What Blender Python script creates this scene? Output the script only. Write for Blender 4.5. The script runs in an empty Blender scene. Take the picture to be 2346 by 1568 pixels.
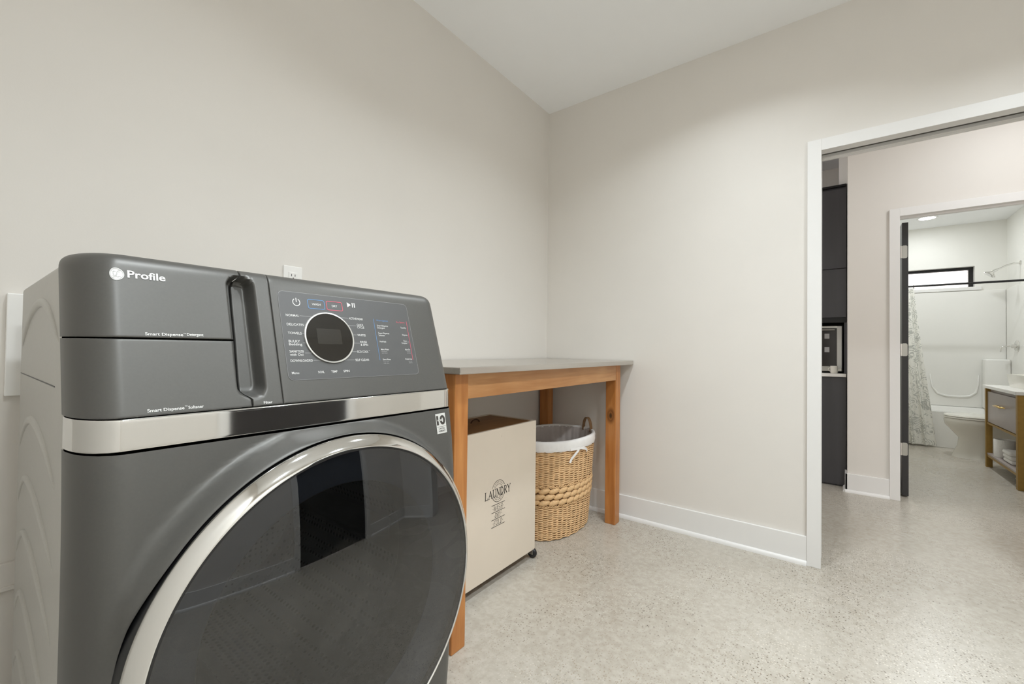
import bpy, bmesh, math, random
import numpy as np
from mathutils import Vector, Matrix
random.seed(7)
PI = math.pi
scene = bpy.context.scene
COL = scene.collection

# ------------------------------------------------------------------ camera
CAM = Vector((0, 0, 1.05))
F_PX, YAW, PITCH, ROLL = 977.97, 0.9244, 0.0156, 0.0130
fw = Vector((math.sin(YAW)*math.cos(PITCH), math.cos(YAW)*math.cos(PITCH), math.sin(PITCH)))
rt = Vector((math.cos(YAW), -math.sin(YAW), 0)); upv = rt.cross(fw)
r2 = rt*math.cos(ROLL)+upv*math.sin(ROLL); u2 = upv*math.cos(ROLL)-rt*math.sin(ROLL)
cd = bpy.data.cameras.new('camera'); cam = bpy.data.objects.new('camera', cd); COL.objects.link(cam)
cam.matrix_world = Matrix(((r2.x, u2.x, -fw.x, CAM.x), (r2.y, u2.y, -fw.y, CAM.y), (r2.z, u2.z, -fw.z, CAM.z), (0, 0, 0, 1)))
cd.sensor_fit = 'HORIZONTAL'; cd.sensor_width = 36; cd.lens = F_PX/2346*36; cd.clip_start = 0.02
scene.camera = cam

# ------------------------------------------------------------------ world, exposure
w = bpy.data.worlds.new('world'); scene.world = w; w.use_nodes = True
w.node_tree.nodes['Background'].inputs[0].default_value = (1.0, 0.93, 0.90, 1)
w.node_tree.nodes['Background'].inputs[1].default_value = 2.2
vs = scene.view_settings
vs.view_transform = 'Standard'; vs.look = 'None'; vs.gamma = 1; vs.exposure = 0.22; vs.use_curve_mapping = False
cy = scene.cycles; cy.max_bounces = 24; cy.diffuse_bounces = 14; cy.glossy_bounces = 8; cy.transparent_max_bounces = 16   # light bounces many times between the pale walls
P_LAUNDRY = 14.5; P_HALL = 6.2; P_BATH = 13.0

# ------------------------------------------------------------------ room numbers (metres)
YB = 1.643      # back wall
XR = 2.590      # right wall, laundry side
XR2 = 2.713     # right wall, hall side
XH = 4.131      # far wall of the hall
ZC = 2.748
XL = -0.42      # left wall (behind the camera's left)
YF = -1.42      # wall behind the camera
XBB, YBR, ZBC = 7.62, -1.65, 2.68   # bathroom back wall, right wall, ceiling

# ------------------------------------------------------------------ materials
def lin(c):
    return tuple((v/255/12.92 if v/255 <= 0.04045 else ((v/255+0.055)/1.055)**2.4) for v in c)+(1,)
MATS = {}
def mat(name, c, rough=0.5, metal=0.0, var=0.06, scale=6.0, bump=0.0, bscale=None, spec=0.5, stretch=None, rvar=0.0, coat=0.0):
    if name in MATS: return MATS[name]
    m = bpy.data.materials.new(name); m.use_nodes = True
    nt = m.node_tree; b = nt.nodes['Principled BSDF']
    tc = nt.nodes.new('ShaderNodeTexCoord'); mp = nt.nodes.new('ShaderNodeMapping')
    nt.links.new(tc.outputs['Object'], mp.inputs['Vector'])
    if stretch: mp.inputs['Scale'].default_value = stretch
    nz = nt.nodes.new('ShaderNodeTexNoise'); nz.inputs['Scale'].default_value = scale; nz.inputs['Detail'].default_value = 4
    nt.links.new(mp.outputs[0], nz.inputs['Vector'])
    rp = nt.nodes.new('ShaderNodeValToRGB'); l = lin(c)
    rp.color_ramp.elements[0].position = 0.3; rp.color_ramp.elements[1].position = 0.7
    rp.color_ramp.elements[0].color = tuple(max(0, v*(1-var)) for v in l[:3])+(1,)
    rp.color_ramp.elements[1].color = tuple(min(1, v*(1+var)) for v in l[:3])+(1,)
    nt.links.new(nz.outputs['Fac'], rp.inputs[0]); nt.links.new(rp.outputs[0], b.inputs['Base Color'])
    b.inputs['Roughness'].default_value = rough; b.inputs['Metallic'].default_value = metal
    b.inputs['Specular IOR Level'].default_value = spec
    b.inputs['Coat Weight'].default_value = coat
    if rvar:
        mr = nt.nodes.new('ShaderNodeMapRange'); mr.inputs[3].default_value = rough-rvar; mr.inputs[4].default_value = rough+rvar
        nt.links.new(nz.outputs['Fac'], mr.inputs[0]); nt.links.new(mr.outputs[0], b.inputs['Roughness'])
    if bump:
        n2 = nt.nodes.new('ShaderNodeTexNoise'); n2.inputs['Scale'].default_value = bscale or 200; n2.inputs['Detail'].default_value = 3
        nt.links.new(mp.outputs[0], n2.inputs['Vector'])
        bp = nt.nodes.new('ShaderNodeBump'); bp.inputs['Strength'].default_value = bump; bp.inputs['Distance'].default_value = 0.002
        nt.links.new(n2.outputs['Fac'], bp.inputs['Height']); nt.links.new(bp.outputs[0], b.inputs['Normal'])
    MATS[name] = m; return m

def wood_mat(name, c0, c1, axis, rough=0.38, knot=None):
    m = bpy.data.materials.new(name); m.use_nodes = True; nt = m.node_tree; b = nt.nodes['Principled BSDF']
    tc = nt.nodes.new('ShaderNodeTexCoord'); mp = nt.nodes.new('ShaderNodeMapping')
    nt.links.new(tc.outputs['Object'], mp.inputs[0])
    s = [1, 1, 1]; s[axis] = 0.07; mp.inputs['Scale'].default_value = s
    nz = nt.nodes.new('ShaderNodeTexNoise'); nz.inputs['Scale'].default_value = 38; nz.inputs['Detail'].default_value = 6; nz.inputs['Distortion'].default_value = 0.8
    nt.links.new(mp.outputs[0], nz.inputs['Vector'])
    n2 = nt.nodes.new('ShaderNodeTexNoise'); n2.inputs['Scale'].default_value = 3.5
    nt.links.new(tc.outputs['Object'], n2.inputs['Vector'])
    ad = nt.nodes.new('ShaderNodeMath'); ad.operation = 'MULTIPLY_ADD'; ad.inputs[1].default_value = 0.6
    nt.links.new(nz.outputs['Fac'], ad.inputs[0])
    ml = nt.nodes.new('ShaderNodeMath'); ml.operation = 'MULTIPLY'; ml.inputs[1].default_value = 0.4
    nt.links.new(n2.outputs['Fac'], ml.inputs[0]); nt.links.new(ml.outputs[0], ad.inputs[2])
    rp = nt.nodes.new('ShaderNodeValToRGB'); rp.color_ramp.elements[0].position = 0.35; rp.color_ramp.elements[1].position = 0.65
    rp.color_ramp.elements[0].color = lin(c0); rp.color_ramp.elements[1].color = lin(c1)
    nt.links.new(ad.outputs[0], rp.inputs[0]); out = rp.outputs[0]
    if knot:
        vd = nt.nodes.new('ShaderNodeMapping'); vd.vector_type = 'TEXTURE'; vd.inputs['Location'].default_value = knot; vd.inputs['Scale'].default_value = (1, 1, 1.9)
        nt.links.new(tc.outputs['Object'], vd.inputs[0])
        ln = nt.nodes.new('ShaderNodeVectorMath'); ln.operation = 'LENGTH'; nt.links.new(vd.outputs[0], ln.inputs[0])
        r3 = nt.nodes.new('ShaderNodeValToRGB'); r3.color_ramp.elements[0].position = 0.006; r3.color_ramp.elements[0].color = (0.12, 0.12, 0.12, 1)
        r3.color_ramp.elements[1].position = 0.03; r3.color_ramp.elements[1].color = (1, 1, 1, 1)
        e = r3.color_ramp.elements.new(0.013); e.color = (0.75, 0.7, 0.65, 1); e = r3.color_ramp.elements.new(0.016); e.color = (0.35, 0.3, 0.28, 1)
        nt.links.new(ln.outputs['Value'], r3.inputs[0])
        mx = nt.nodes.new('ShaderNodeMix'); mx.data_type = 'RGBA'; mx.blend_type = 'MULTIPLY'; mx.inputs[0].default_value = 1
        nt.links.new(out, mx.inputs[6]); nt.links.new(r3.outputs[0], mx.inputs[7]); out = mx.outputs[2]
    nt.links.new(out, b.inputs['Base Color']); b.inputs['Roughness'].default_value = rough
    bp = nt.nodes.new('ShaderNodeBump'); bp.inputs['Strength'].default_value = 0.08; bp.inputs['Distance'].default_value = 0.001
    nt.links.new(nz.outputs['Fac'], bp.inputs['Height']); nt.links.new(bp.outputs[0], b.inputs['Normal'])
    return m

def emit_mat(name, c, s):
    m = bpy.data.materials.new(name); m.use_nodes = True; b = m.node_tree.nodes['Principled BSDF']
    b.inputs['Base Color'].default_value = (0.8, 0.8, 0.8, 1); b.inputs['Emission Color'].default_value = c; b.inputs['Emission Strength'].default_value = s
    return m

def glass_mat(name, tint, ior=1.5, rough=0.0):
    m = bpy.data.materials.new(name); m.use_nodes = True; nt = m.node_tree; nt.nodes.clear()
    o = nt.nodes.new('ShaderNodeOutputMaterial'); mx = nt.nodes.new('ShaderNodeMixShader'); fr = nt.nodes.new('ShaderNodeFresnel'); fr.inputs[0].default_value = ior
    t = nt.nodes.new('ShaderNodeBsdfTransparent'); t.inputs[0].default_value = tint
    g = nt.nodes.new('ShaderNodeBsdfGlossy'); g.inputs['Roughness'].default_value = rough
    nt.links.new(fr.outputs[0], mx.inputs[0]); nt.links.new(t.outputs[0], mx.inputs[1]); nt.links.new(g.outputs[0], mx.inputs[2]); nt.links.new(mx.outputs[0], o.inputs[0])
    return m

def floor_mat():
    m = bpy.data.materials.new('polished_concrete'); m.use_nodes = True; nt = m.node_tree; b = nt.nodes['Principled BSDF']; L = nt.links.new
    tc = nt.nodes.new('ShaderNodeTexCoord')
    def noise(sc, det=3):
        n = nt.nodes.new('ShaderNodeTexNoise'); n.inputs['Scale'].default_value = sc; n.inputs['Detail'].default_value = det; L(tc.outputs['Object'], n.inputs['Vector']); return n.outputs['Fac']
    def ramp(src, *st):
        r = nt.nodes.new('ShaderNodeValToRGB'); el = r.color_ramp.elements
        el[0].position, el[0].color = st[0]; el[1].position, el[1].color = st[-1]
        for p_, c_ in st[1:-1]:
            e = el.new(p_); e.color = c_
        L(src, r.inputs[0]); return r.outputs[0]
    def mix(f, a, c, mode='MIX'):
        x = nt.nodes.new('ShaderNodeMix'); x.data_type = 'RGBA'; x.blend_type = mode
        if isinstance(f, float): x.inputs[0].default_value = f
        else: L(f, x.inputs[0])
        L(a, x.inputs[6])
        if isinstance(c, tuple): x.inputs[7].default_value = c
        else: L(c, x.inputs[7])
        return x.outputs[2]
    base = ramp(noise(1.3, 1), (0.25, lin((166, 159, 147))), (0.55, lin((178, 172, 161))), (0.8, lin((185, 180, 170))))
    base = mix(0.35, base, ramp(noise(45, 2), (0.3, lin((162, 153, 138))), (0.7, lin((202, 196, 186)))))
    def specks(scale, size, mask_sc, lo, hi, col, amt):
        nonlocal base
        v = nt.nodes.new('ShaderNodeTexVoronoi'); v.inputs['Scale'].default_value = scale; L(tc.outputs['Object'], v.inputs['Vector'])
        d = ramp(v.outputs['Distance'], (size*0.55, (1, 1, 1, 1)), (size, (0, 0, 0, 1)))
        sel = ramp(v.outputs['Color'], (0.45, (0, 0, 0, 1)), (0.5, (1, 1, 1, 1)))
        mk = ramp(noise(mask_sc, 2), (lo, (0, 0, 0, 1)), (hi, (amt, amt, amt, 1)))
        f = mix(1.0, d, mk, 'MULTIPLY'); f = mix(1.0, f, sel, 'MULTIPLY')
        base = mix(f, base, lin(col))
    specks(95, 0.33, 2.2, 0.40, 0.60, (104, 94, 80), 1.0)
    specks(130, 0.36, 2.8, 0.38, 0.6, (150, 138, 120), 0.75)
    specks(62, 0.20, 1.7, 0.44, 0.62, (66, 60, 52), 1.0)
    specks(115, 0.36, 2.4, 0.4, 0.6, (226, 220, 208), 0.6)
    L(base, b.inputs['Base Color'])
    mr = nt.nodes.new('ShaderNodeMapRange'); mr.inputs[3].default_value = 0.20; mr.inputs[4].default_value = 0.34; L(noise(2.5, 1), mr.inputs[0]); L(mr.outputs[0], b.inputs['Roughness'])
    b.inputs['Specular IOR Level'].default_value = 0.5
    return m

def curtain_mat():
    m = bpy.data.materials.new('paisley_cloth'); m.use_nodes = True; nt = m.node_tree; b = nt.nodes['Principled BSDF']; L = nt.links.new
    tc = nt.nodes.new('ShaderNodeTexCoord')
    n = nt.nodes.new('ShaderNodeTexNoise'); n.inputs['Scale'].default_value = 11; n.inputs['Detail'].default_value = 3; n.inputs['Distortion'].default_value = 1.2; L(tc.outputs['Object'], n.inputs['Vector'])
    v = nt.nodes.new('ShaderNodeTexVoronoi'); v.inputs['Scale'].default_value = 11; L(tc.outputs['Object'], v.inputs['Vector'])
    s = nt.nodes.new('ShaderNodeMath'); s.operation = 'SINE'; k = nt.nodes.new('ShaderNodeMath'); k.operation = 'MULTIPLY'; k.inputs[1].default_value = 34
    L(v.outputs['Distance'], k.inputs[0]); L(k.outputs[0], s.inputs[0])
    a = nt.nodes.new('ShaderNodeMath'); a.operation = 'MULTIPLY_ADD'; a.inputs[1].default_value = 0.12; L(s.outputs[0], a.inputs[0]); L(n.outputs['Fac'], a.inputs[2])
    r = nt.nodes.new('ShaderNodeValToRGB'); r.color_ramp.elements[0].position = 0.36; r.color_ramp.elements[0].color = lin((182, 183, 177)); r.color_ramp.elements[1].position = 0.5; r.color_ramp.elements[1].color = lin((228, 227, 220))
    L(a.outputs[0], r.inputs[0]); L(r.outputs[0], b.inputs['Base Color']); b.inputs['Roughness'].default_value = 0.85
    return m

def drum_mat():
    m = bpy.data.materials.new('perforated_steel'); m.use_nodes = True; nt = m.node_tree; b = nt.nodes['Principled BSDF']; L = nt.links.new
    tc = nt.nodes.new('ShaderNodeTexCoord'); v = nt.nodes.new('ShaderNodeTexVoronoi'); v.inputs['Scale'].default_value = 62; v.inputs['Randomness'].default_value = 0.12
    L(tc.outputs['Object'], v.inputs['Vector'])
    r = nt.nodes.new('ShaderNodeValToRGB'); r.color_ramp.elements[0].position = 0.26; r.color_ramp.elements[0].color = (0.01, 0.01, 0.01, 1); r.color_ramp.elements[1].position = 0.34; r.color_ramp.elements[1].color = lin((190, 186, 178))
    L(v.outputs['Distance'], r.inputs[0]); L(r.outputs[0], b.inputs['Base Color']); b.inputs['Metallic'].default_value = 0.85; b.inputs['Roughness'].default_value = 0.35
    return m

M_WALL = mat('wall_paint', (221, 217, 211), 0.62, var=0.012, scale=3, bump=0.05, bscale=260)
M_BWALL = mat('bath_wall_paint', (228, 227, 222), 0.6, var=0.012, scale=3, bump=0.04, bscale=260)
M_CEIL = mat('ceiling_paint', (241, 242, 243), 0.75, var=0.01, scale=3, bump=0.05, bscale=220)
M_TRIM = mat('white_trim_paint', (228, 227, 225), 0.35, var=0.01, scale=4)
M_FLOOR = floor_mat()
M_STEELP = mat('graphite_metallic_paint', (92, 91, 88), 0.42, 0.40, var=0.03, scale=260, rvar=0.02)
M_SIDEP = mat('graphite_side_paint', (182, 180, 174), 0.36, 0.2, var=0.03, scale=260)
M_CHROME = mat('chrome', (226, 225, 222), 0.05, 1.0, var=0.01)
M_SATIN = mat('satin_chrome', (205, 204, 200), 0.14, 1.0, var=0.02)
M_BLACKP = mat('black_plastic', (28, 28, 29), 0.4, var=0.05)
M_PANEL = mat('control_glass_grey', (86, 86, 86), 0.42, 0.1, var=0.02, scale=40)
M_SCREEN = mat('dial_screen_black', (34, 32, 29), 0.06, var=0.05, spec=0.8)
M_SCREEN2 = mat('dial_display_grey', (48, 46, 42), 0.12, var=0.05, spec=0.8)
M_WHITEP = mat('white_print', (222, 222, 220), 0.5, var=0.01)
M_BLUEP = mat('blue_print', (96, 142, 190), 0.5, var=0.01)
M_REDP = mat('pink_print', (214, 92, 112), 0.5, var=0.01)
M_GREYP = mat('grey_print', (168, 168, 168), 0.5, var=0.01)
M_DARKP = mat('dark_print', (58, 54, 50), 0.6, var=0.02)
M_SILVER = mat('silver_sticker', (212, 212, 208), 0.4, 0.2, var=0.02)
M_STEEL = mat('brushed_steel_top', (200, 196, 190), 0.24, 0.9, var=0.05, scale=30, stretch=(0.1, 3, 3), rvar=0.04)
WOOD_A = ((160, 96, 42), (196, 134, 74))
M_WOODX = wood_mat('orange_wood_lengthwise', (172, 116, 64), (202, 150, 98), 0)
M_WOODY = wood_mat('orange_wood_crosswise', *WOOD_A, 1)
M_WOODZ = wood_mat('orange_wood_upright', *WOOD_A, 2)
M_WOODK = wood_mat('orange_wood_upright_knot', *WOOD_A, 2, knot=(-0.033, 0.0, 0.652))
M_HAMP = mat('cream_painted_board', (218, 206, 190), 0.5, var=0.02, scale=5)
M_LID = wood_mat('hamper_lid_wood', (132, 92, 48), (160, 116, 66), 0, 0.5)
M_LEATH = mat('brown_leather', (120, 88, 54), 0.55, var=0.15, scale=60, bump=0.2, bscale=300)
M_WICK = mat('seagrass_wicker', (222, 186, 140), 0.7, var=0.15, scale=45, bump=0.3, bscale=400)
M_BRAID = mat('seagrass_braid', (220, 182, 134), 0.65, var=0.18, scale=60, bump=0.4, bscale=350, stretch=(1, 6, 6))
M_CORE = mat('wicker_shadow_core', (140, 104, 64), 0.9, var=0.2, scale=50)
M_CLOTH = mat('white_cotton', (236, 234, 232), 0.85, var=0.02, scale=30, bump=0.15, bscale=500)
M_LINER = mat('grey_liner_cloth', (196, 188, 184), 0.9, var=0.04, scale=30, bump=0.15, bscale=500)
M_PLATE = mat('white_plastic', (236, 235, 232), 0.3, var=0.01)
M_DOOR = mat('charcoal_door_paint', (46, 45, 46), 0.35, var=0.06, scale=12, stretch=(1, 1, 0.15))
M_CAB = mat('charcoal_cabinet', (66, 65, 68), 0.34, var=0.07, scale=14, stretch=(2, 2, 0.15))
M_NICK = mat('satin_nickel', (186, 184, 178), 0.28, 0.9, var=0.03)
M_BLACKM = mat('matte_black_metal', (26, 25, 25), 0.4, 0.3, var=0.05)
M_ACRYL = mat('white_acrylic', (232, 231, 227), 0.16, var=0.008, scale=3)
M_PORC = mat('white_porcelain', (228, 225, 216), 0.1, var=0.01, scale=3)
M_GOLD = mat('brushed_brass', (160, 128, 66), 0.42, 0.55, var=0.08, scale=40)
M_TAUPE = mat('taupe_lacquer', (158, 148, 144), 0.35, var=0.03, scale=8)
M_QUARTZ = mat('white_quartz', (232, 230, 226), 0.2, var=0.02, scale=12)
M_TOWEL = mat('white_towel', (232, 230, 226), 0.95, var=0.03, scale=80, bump=0.5, bscale=300)
M_CURT = curtain_mat()
M_DRUM = drum_mat()
M_GLASSD = glass_mat('smoked_glass', (0.58, 0.57, 0.55, 1), 1.95)
M_GLASSB = glass_mat('bowl_glass', (0.62, 0.70, 0.80, 1), 1.5)
M_PANE = glass_mat('window_glass', (0.96, 0.97, 0.97, 1), 1.45)
M_LAMP = emit_mat('lamp_diffuser', (1, 0.97, 0.93, 1), 14)
M_OVEN = mat('oven_glass_dark', (44, 40, 38), 0.12, var=0.1, scale=9)

# ------------------------------------------------------------------ helpers
WLOC = {}
def link(name, me, loc, m=None, parent=None, smooth=None):
    o = bpy.data.objects.new(name, me); COL.objects.link(o)
    o.location = loc; WLOC[o] = Vector(loc)
    if m and not me.materials: me.materials.append(m)
    if parent is not None:
        o.parent = parent; o.matrix_parent_inverse = Matrix.Translation(-WLOC[parent])
    if smooth is not None:
        me.shade_smooth()
        if smooth < 180: me.set_sharp_from_angle(angle=math.radians(smooth))
    return o
def obj(name, vf, m, parent=None, smooth=None):
    """vf: bmesh, or (verts, faces) in world metres; origin goes to the bottom centre."""
    me = bpy.data.meshes.new(name)
    if isinstance(vf, bmesh.types.BMesh):
        vf.normal_update(); vf.to_mesh(me); vf.free()
    else:
        me.from_pydata([tuple(map(float, v)) for v in vf[0]], [], [tuple(f) for f in vf[1]])
    n = len(me.vertices); co = np.empty(n*3); me.vertices.foreach_get('co', co); co = co.reshape(-1, 3)
    lo, hi = co.min(0), co.max(0); c = np.array([(lo[0]+hi[0])/2, (lo[1]+hi[1])/2, lo[2]])
    me.vertices.foreach_set('co', (co-c).ravel()); me.update()
    return link(name, me, tuple(c), m, parent, smooth)
def empty(name, loc, label=None, cat=None, group=None, kind=None):
    o = bpy.data.objects.new(name, None); COL.objects.link(o); o.location = loc; o.empty_display_size = 0.05; WLOC[o] = Vector(loc)
    tag(o, label, cat, group, kind); return o
def tag(o, label=None, cat=None, group=None, kind=None):
    if label: o['label'] = label
    if cat: o['category'] = cat
    if group: o['group'] = group
    if kind: o['kind'] = kind
    return o
def struct(name, vf, m, label=None, parent=None, smooth=None):
    o = obj(name, vf, m, parent, smooth)
    if parent is None: o['kind'] = 'structure'
    if label: o['label'] = label
    return o
def addbox(bm, x0, x1, y0, y1, z0, z1, bev=0.0, seg=2):
    b2 = bmesh.new()
    vs_ = [b2.verts.new((x, y, z)) for z in (z0, z1) for y in (y0, y1) for x in (x0, x1)]
    for f in ((0, 2, 3, 1), (4, 5, 7, 6), (0, 1, 5, 4), (1, 3, 7, 5), (3, 2, 6, 7), (2, 0, 4, 6)): b2.faces.new([vs_[i] for i in f])
    if bev: bmesh.ops.bevel(b2, geom=list(b2.edges), offset=bev, segments=seg, affect='EDGES', profile=0.5)
    tmp = bpy.data.meshes.new('t'); b2.to_mesh(tmp); b2.free(); bm.from_mesh(tmp); bpy.data.meshes.remove(tmp); return bm
def box(x0, x1, y0, y1, z0, z1, bev=0.0, seg=2):
    return addbox(bmesh.new(), min(x0, x1), max(x0, x1), min(y0, y1), max(y0, y1), min(z0, z1), max(z0, z1), bev, seg)
def boxes(*bs, bev=0.0):
    bm = bmesh.new()
    for b in bs: addbox(bm, *b, bev=bev)
    return bm
def lathe(profile, center, axis='z', seg=64, closed=False, a0=0, a1=2*PI):
    """profile: list of (r, h); axis z: h = height; axis y: h = world y, circle in xz."""
    V, Fc = [], []; full = abs(a1-a0-2*PI) < 1e-6; n = seg if full else seg+1
    for r, h in profile:
        for i in range(n):
            a = a0+(a1-a0)*i/seg
            if axis == 'z': V.append((center[0]+r*math.cos(a), center[1]+r*math.sin(a), h))
            elif axis == 'y': V.append((center[0]+r*math.cos(a), h, center[1]+r*math.sin(a)))
            else: V.append((h, center[0]+r*math.cos(a), center[1]+r*math.sin(a)))
    m_ = len(profile)
    for j in range(m_ if closed else m_-1):
        j2 = (j+1) % m_
        for i in range(seg):
            i2 = (i+1) % n
            Fc.append((j*n+i, j*n+i2, j2*n+i2, j2*n+i))
    return V, Fc
def tube(pts, rad, sides=8, closed=False, caps=True):
    pts = [Vector(p) for p in pts]; V, Fc = [], []; n = len(pts); up = Vector((0, 0, 1)); prev = None
    for i, p in enumerate(pts):
        t = (pts[(i+1) % n]-pts[i-1]) if closed else (pts[min(i+1, n-1)]-pts[max(i-1, 0)])
        t.normalize()
        a = prev-t*prev.dot(t) if prev else t.orthogonal()
        if a.length < 1e-6: a = t.orthogonal()
        a.normalize(); prev = a; b = t.cross(a); r = rad[i] if isinstance(rad, (list, tuple)) else rad
        for k in range(sides):
            q = 2*PI*k/sides; V.append(p+a*(r*math.cos(q))+b*(r*math.sin(q)))
    for i in range(n if closed else n-1):
        i2 = (i+1) % n
        for k in range(sides):
            k2 = (k+1) % sides; Fc.append((i*sides+k, i*sides+k2, i2*sides+k2, i2*sides+k))
    if caps and not closed: Fc.append(tuple(range(sides))[::-1]); Fc.append(tuple((n-1)*sides+k for k in range(sides)))
    return V, Fc
def join(*parts):
    V, Fc = [], []
    for v, f in parts:
        o = len(V); V += list(v); Fc += [tuple(i+o for i in q) for q in f]
    return V, Fc
def fix(vf):
    me = bpy.data.meshes.new('t'); me.from_pydata([tuple(v) for v in vf[0]], [], vf[1]); bm = bmesh.new(); bm.from_mesh(me); bpy.data.meshes.remove(me)
    bmesh.ops.recalc_face_normals(bm, faces=bm.faces); return bm
def facing(vf, d):
    bm = fix(vf); bm.normal_update(); t = sum((f.normal.dot(Vector(d))*f.calc_area() for f in bm.faces))
    if t < 0: bmesh.ops.reverse_faces(bm, faces=bm.faces)
    return bm
def rrect(x0, x1, z0, z1, r, n=6):
    P = []
    for cx, cz, a0 in ((x1-r, z1-r, 0), (x0+r, z1-r, PI/2), (x0+r, z0+r, PI), (x1-r, z0+r, 1.5*PI)):
        for i in range(n+1):
            a = a0+PI/2*i/n; P.append((cx+r*math.cos(a), cz+r*math.sin(a)))
    return P
def grid_faces(nu, nv, off=0):
    return [(off+j*nu+i, off+j*nu+i+1, off+(j+1)*nu+i+1, off+(j+1)*nu+i) for j in range(nv-1) for i in range(nu-1)]

TXT = {}
def text2d(s, bold=0.0, shear=0.0):
    """letter outlines of a string as a flat mesh, unit size, left aligned on the baseline"""
    k = (s, bold, shear)
    if k in TXT: return TXT[k]
    cu = bpy.data.curves.new('txt', 'FONT'); cu.body = s; cu.size = 1; cu.resolution_u = 3; cu.fill_mode = 'FRONT'; cu.offset = bold; cu.shear = shear
    o = bpy.data.objects.new('txt', cu); COL.objects.link(o)
    dg = bpy.context.evaluated_depsgraph_get(); ev = o.evaluated_get(dg); me = ev.to_mesh()
    V = [(v.co.x, v.co.y) for v in me.vertices]; Fc = [tuple(p.vertices) for p in me.polygons]
    ev.to_mesh_clear(); bpy.data.objects.remove(o); bpy.data.curves.remove(cu)
    TXT[k] = (V, Fc); return V, Fc
def text_uv(s, u, v, cap, width=None, align='l', bold=0.0, shear=0.0):
    """text placed in a (u, v) plane: baseline at v, cap height `cap`, total width `width`"""
    V, Fc = text2d(s, bold, shear)
    if not V: return [], []
    lo = min(p[0] for p in V); hi = max(p[0] for p in V); sy = cap/0.70; sx = (width/(hi-lo)) if width else sy
    wd = (hi-lo)*sx; u0 = u-(wd/2 if align == 'c' else wd if align == 'r' else 0)
    return [(u0+(p[0]-lo)*sx, v+p[1]*sy) for p in V], Fc
def quad_uv(u0, v0, u1, v1, wd):
    d = Vector((u1-u0, v1-v0)); n = Vector((-d.y, d.x)).normalized()*wd/2
    return [(u0+n.x, v0+n.y), (u0-n.x, v0-n.y), (u1-n.x, v1-n.y), (u1+n.x, v1+n.y)], [(0, 1, 2, 3)]
def poly_uv(pts, wd, closed=False):
    n = len(pts); P = [Vector(p) for p in pts]; V, Fc = [], []
    for i in range(n):
        t = (P[(i+1) % n]-P[i-1]) if closed else P[min(i+1, n-1)]-P[max(i-1, 0)]
        t.normalize(); q = Vector((-t.y, t.x))*wd/2; V += [tuple(P[i]+q), tuple(P[i]-q)]
    for i in range(n if closed else n-1):
        j = (i+1) % n; Fc.append((2*i, 2*i+1, 2*j+1, 2*j))
    return V, Fc
def arc(cx, cy, rx, ry, a0, a1, n=14):
    return [(cx+rx*math.cos(math.radians(a0+(a1-a0)*i/n)), cy+ry*math.sin(math.radians(a0+(a1-a0)*i/n))) for i in range(n+1)]
def disc_uv(cx, cy, rx, ry=None, n=28):
    return [(cx+rx*math.cos(2*PI*i/n), cy+(ry or rx)*math.sin(2*PI*i/n)) for i in range(n)], [tuple(range(n))]
def mapuv(uv, fn): return [fn(*p) for p in uv[0]], uv[1]

# ================================================================== THE SETTING
struct('floor', box(XL-0.2, 8.2, -3.2, 3.4, -0.1, 0.0), M_FLOOR, 'polished speckled beige concrete floor running through every room')
struct('ceiling', boxes((XL-0.2, XH, -3.2, 3.4, ZC, ZC+0.1), (XH, 5.2, -0.15, 3.4, ZC, ZC+0.1)), M_CEIL, 'flat off-white painted ceiling')
struct('wall_back', box(XL-0.12, XR2, YB, YB+0.12, 0, ZC), M_WALL, 'greige painted wall behind the washer')
struct('wall_left', box(XL-0.12, XL, YF-0.12, YB, 0, ZC), M_WALL)
DY0, DY1, DZ = 0.050, -0.765, 2.046          # doorway in the right wall
struct('wall_right', boxes((XR, XR2, DY0+0.02, YB, 0, ZC), (XR, XR2, YF-0.12, DY1-0.02, 0, ZC), (XR, XR2, DY1-0.02, DY0+0.02, DZ+0.02, ZC)), M_WALL, 'greige painted wall with the doorway')
FX0, FX1 = 1.06, 1.87                        # dark door in the wall behind the camera
struct('wall_front', boxes((XL, FX0-0.02, YF-0.12, YF, 0, ZC), (FX1+0.02, XR, YF-0.12, YF, 0, ZC), (FX0-0.02, FX1+0.02, YF-0.12, YF, DZ+0.02, ZC)), M_WALL)
YE = -0.082                                  # end of the hall's far wall
BY0, BY1 = -0.378, -1.20                     # bathroom doorway
struct('wall_hall', boxes((XH, XH+0.115, BY0+0.02, YE, 0, ZC), (XH, XH+0.115, -3.2, BY1-0.02, 0, ZC), (XH, XH+0.115, BY1-0.02, BY0+0.02, DZ+0.02, ZC)), M_WALL, 'greige hall wall around the bathroom doorway')
struct('wall_hall_north', box(XR2, 5.3, 3.2, 3.4, 0, ZC), M_WALL)
struct('wall_hall_south', box(XR2, XH, -3.2, -3.0, 0, ZC), M_WALL)
struct('wall_kitchen', box(4.90, 5.02, YE, 3.2, 0, ZC), M_WALL)
struct('wall_kitchen_return', box(4.30, 4.90, YE, -0.031, 2.40, ZC), M_TRIM)
struct('wall_bath_left', box(XH+0.115, XBB, -0.20, YE, 0, ZC), M_BWALL)
struct('wall_bath_right', box(XH+0.115, XBB+0.12, YBR-0.12, YBR, 0, ZC), M_BWALL)
WY0, WY1, WZ0, WZ1 = -0.30, -1.385, 1.885, 2.145   # bathroom window
struct('wall_bath_back', boxes((XBB, XBB+0.14, YBR, WY1, 0, ZC), (XBB, XBB+0.14, WY0, YE, 0, ZC), (XBB, XBB+0.14, WY1, WY0, 0, WZ0), (XBB, XBB+0.14, WY1, WY0, WZ1, ZC)), M_BWALL)
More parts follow.
